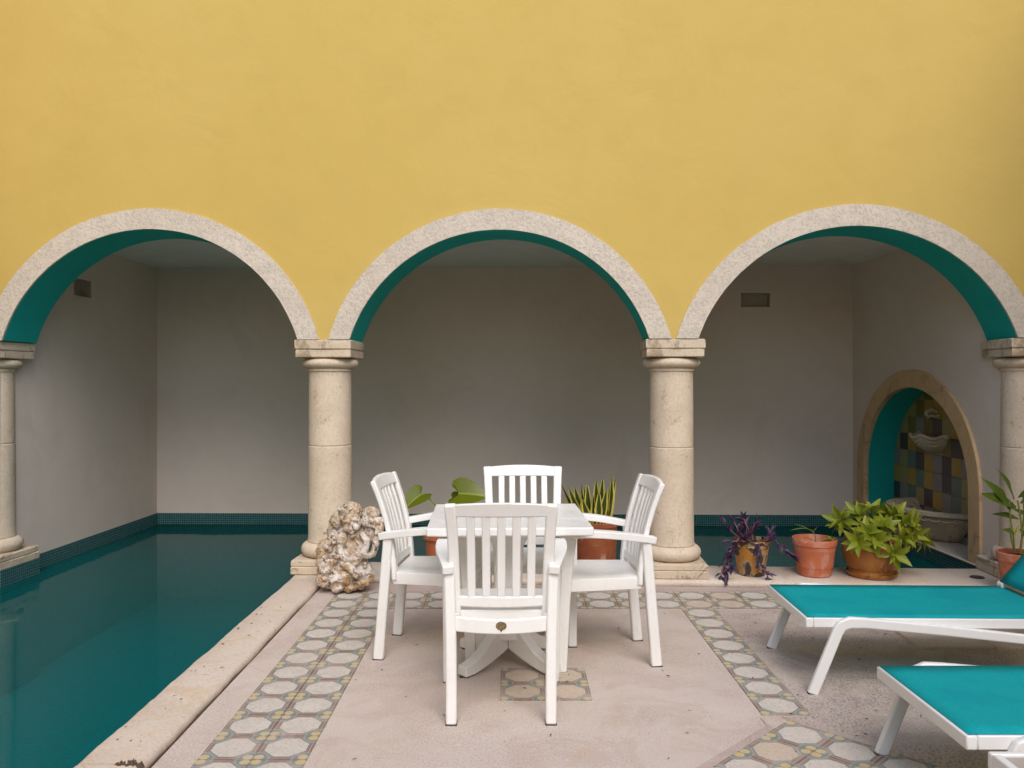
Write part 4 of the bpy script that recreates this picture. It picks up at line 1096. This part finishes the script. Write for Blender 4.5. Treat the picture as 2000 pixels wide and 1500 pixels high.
Cap([(560, 980, -.09), (640, 1010, -.115), (700, 1060, -.12), (735, 1100, -.12)], 46); E(725, 1105, -.125, 42, 28, 40)
E(590, 1150, -.085, 112, 98, 85); E(820, 1120, -.02, 85, 150, 90); E(450, 1170, -.09, 60, 55); E(480, 1270, -.09, 70, 50); E(640, 1270, -.08, 80, 48); E(780, 1230, -.06, 80, 60); E(330, 1180, -.06, 90, 100)
for i in range(60):   # crusty lumps
    x = random.uniform(215, 840); y = random.uniform(560, 1270)
    if y < 760 and not 340 < x < 450: continue
    if 490 < x < 800 and y < 1120: continue
    if x < 300 and (y < 800 or y > 1200): continue
    E(x, y, random.uniform(-.11, .0), random.uniform(16, 40), random.uniform(14, 38))
for i in range(26):
    a = random.uniform(-3.1, 0); E(630 + 118 * math.cos(a), 365 + 92 * math.sin(a), random.uniform(-.085, 0), random.uniform(16, 26), random.uniform(14, 24))
for q_ in rk.v: q_.z = max(q_.z, 0.0)
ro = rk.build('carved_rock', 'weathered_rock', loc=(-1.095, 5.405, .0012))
tag(ro, 'weathered carved rock with cherub figures in front of a column', 'sculpture')
rm = ro.modifiers.new('fuse', 'REMESH'); rm.mode = 'VOXEL'; rm.voxel_size = .0042; rm.use_smooth_shade = True
sm = ro.modifiers.new('relax', 'SMOOTH'); sm.factor = .5; sm.iterations = 2
dg = bpy.context.evaluated_depsgraph_get()
baked = bpy.data.meshes.new_from_object(ro.evaluated_get(dg))
ro.modifiers.clear()
fc = Vector((rp(655, 500)[0], -.08, rp(655, 500)[1])); tc_ = Vector((rp(720, 820)[0], -.09, rp(720, 820)[1]))
nrm_ = [v.normal.copy() for v in baked.vertices]
for v, nn in zip(baked.vertices, nrm_):
    q_ = v.co
    df = math.sqrt(((q_.x - fc.x) / .062) ** 2 + ((q_.z - fc.z) / .078) ** 2); dt = math.sqrt(((q_.x - tc_.x) / .15) ** 2 + ((q_.z - tc_.z) / .17) ** 2)
    amp = .0006 if df < 1 else (.0035 if dt < 1 else .0105)
    if 1 <= df < 1.4: amp = .0018 + (amp - .0018) * (df - 1) / .4
    r_ = 0; a = 1
    for o_, f_ in enumerate((15, 34, 75)):
        r_ += a * (1 - 2.4 * abs(mnoise.noise(q_ * f_ + Vector((o_ * 7, 3, 1))))); a *= .55
    v.co = q_ + nn * amp * (r_ - 1.0)
    if v.co.z < 0: v.co.z = 0
baked.materials.clear(); baked.materials.append(M['weathered_rock'])
ro.data = baked
baked.shade_smooth()

# ------------------------------------------------------------------ small things
dr = MB().lathe([(.001, 0), (.045, 0), (.047, .004), (.042, .006), (.03, .004), (.001, .005)], 24, cap=False).build('drain_cover', 'rubber_shadow_dark', smooth=40, loc=(3.18, 5.60, ZC))
tag(dr, 'small round dark drain cover on the coping near the right column', 'drain cover')
m = MB()
for i in range(150):
    reg = random.random()
    if reg < .72: x, y, z = random.uniform(-1.1, 3.0), random.uniform(2.85, 5.3), .0062
    elif reg < .84: x, y, z = random.uniform(-1.49, -1.33), random.uniform(3.0, 5.3), C + .005
    else: x, y, z = random.uniform(1.2, 3.0), random.uniform(2.9, 4.3), .0062
    a = random.uniform(0, 6.28); L = random.uniform(.003, .013); w = random.uniform(.0015, .004)
    d = Vector((math.cos(a), math.sin(a), 0)); s = Vector((-d.y, d.x, 0)); c_ = Vector((x, y, z)); h = Vector((0, 0, random.uniform(.001, .004)))
    m.add([c_ - d * L, c_ - s * w + h, c_ + d * L + h * .5, c_ + s * w + h * .3, c_ - h * 0 + Vector((0, 0, -.001))], [(0, 1, 2, 3), (0, 4, 1), (1, 4, 2), (2, 4, 3), (3, 4, 0)])
tag(m.build('leaf_litter', 'litter'), 'tiny dark scraps of dry leaf scattered on the patio', 'leaf litter', kind='stuff')
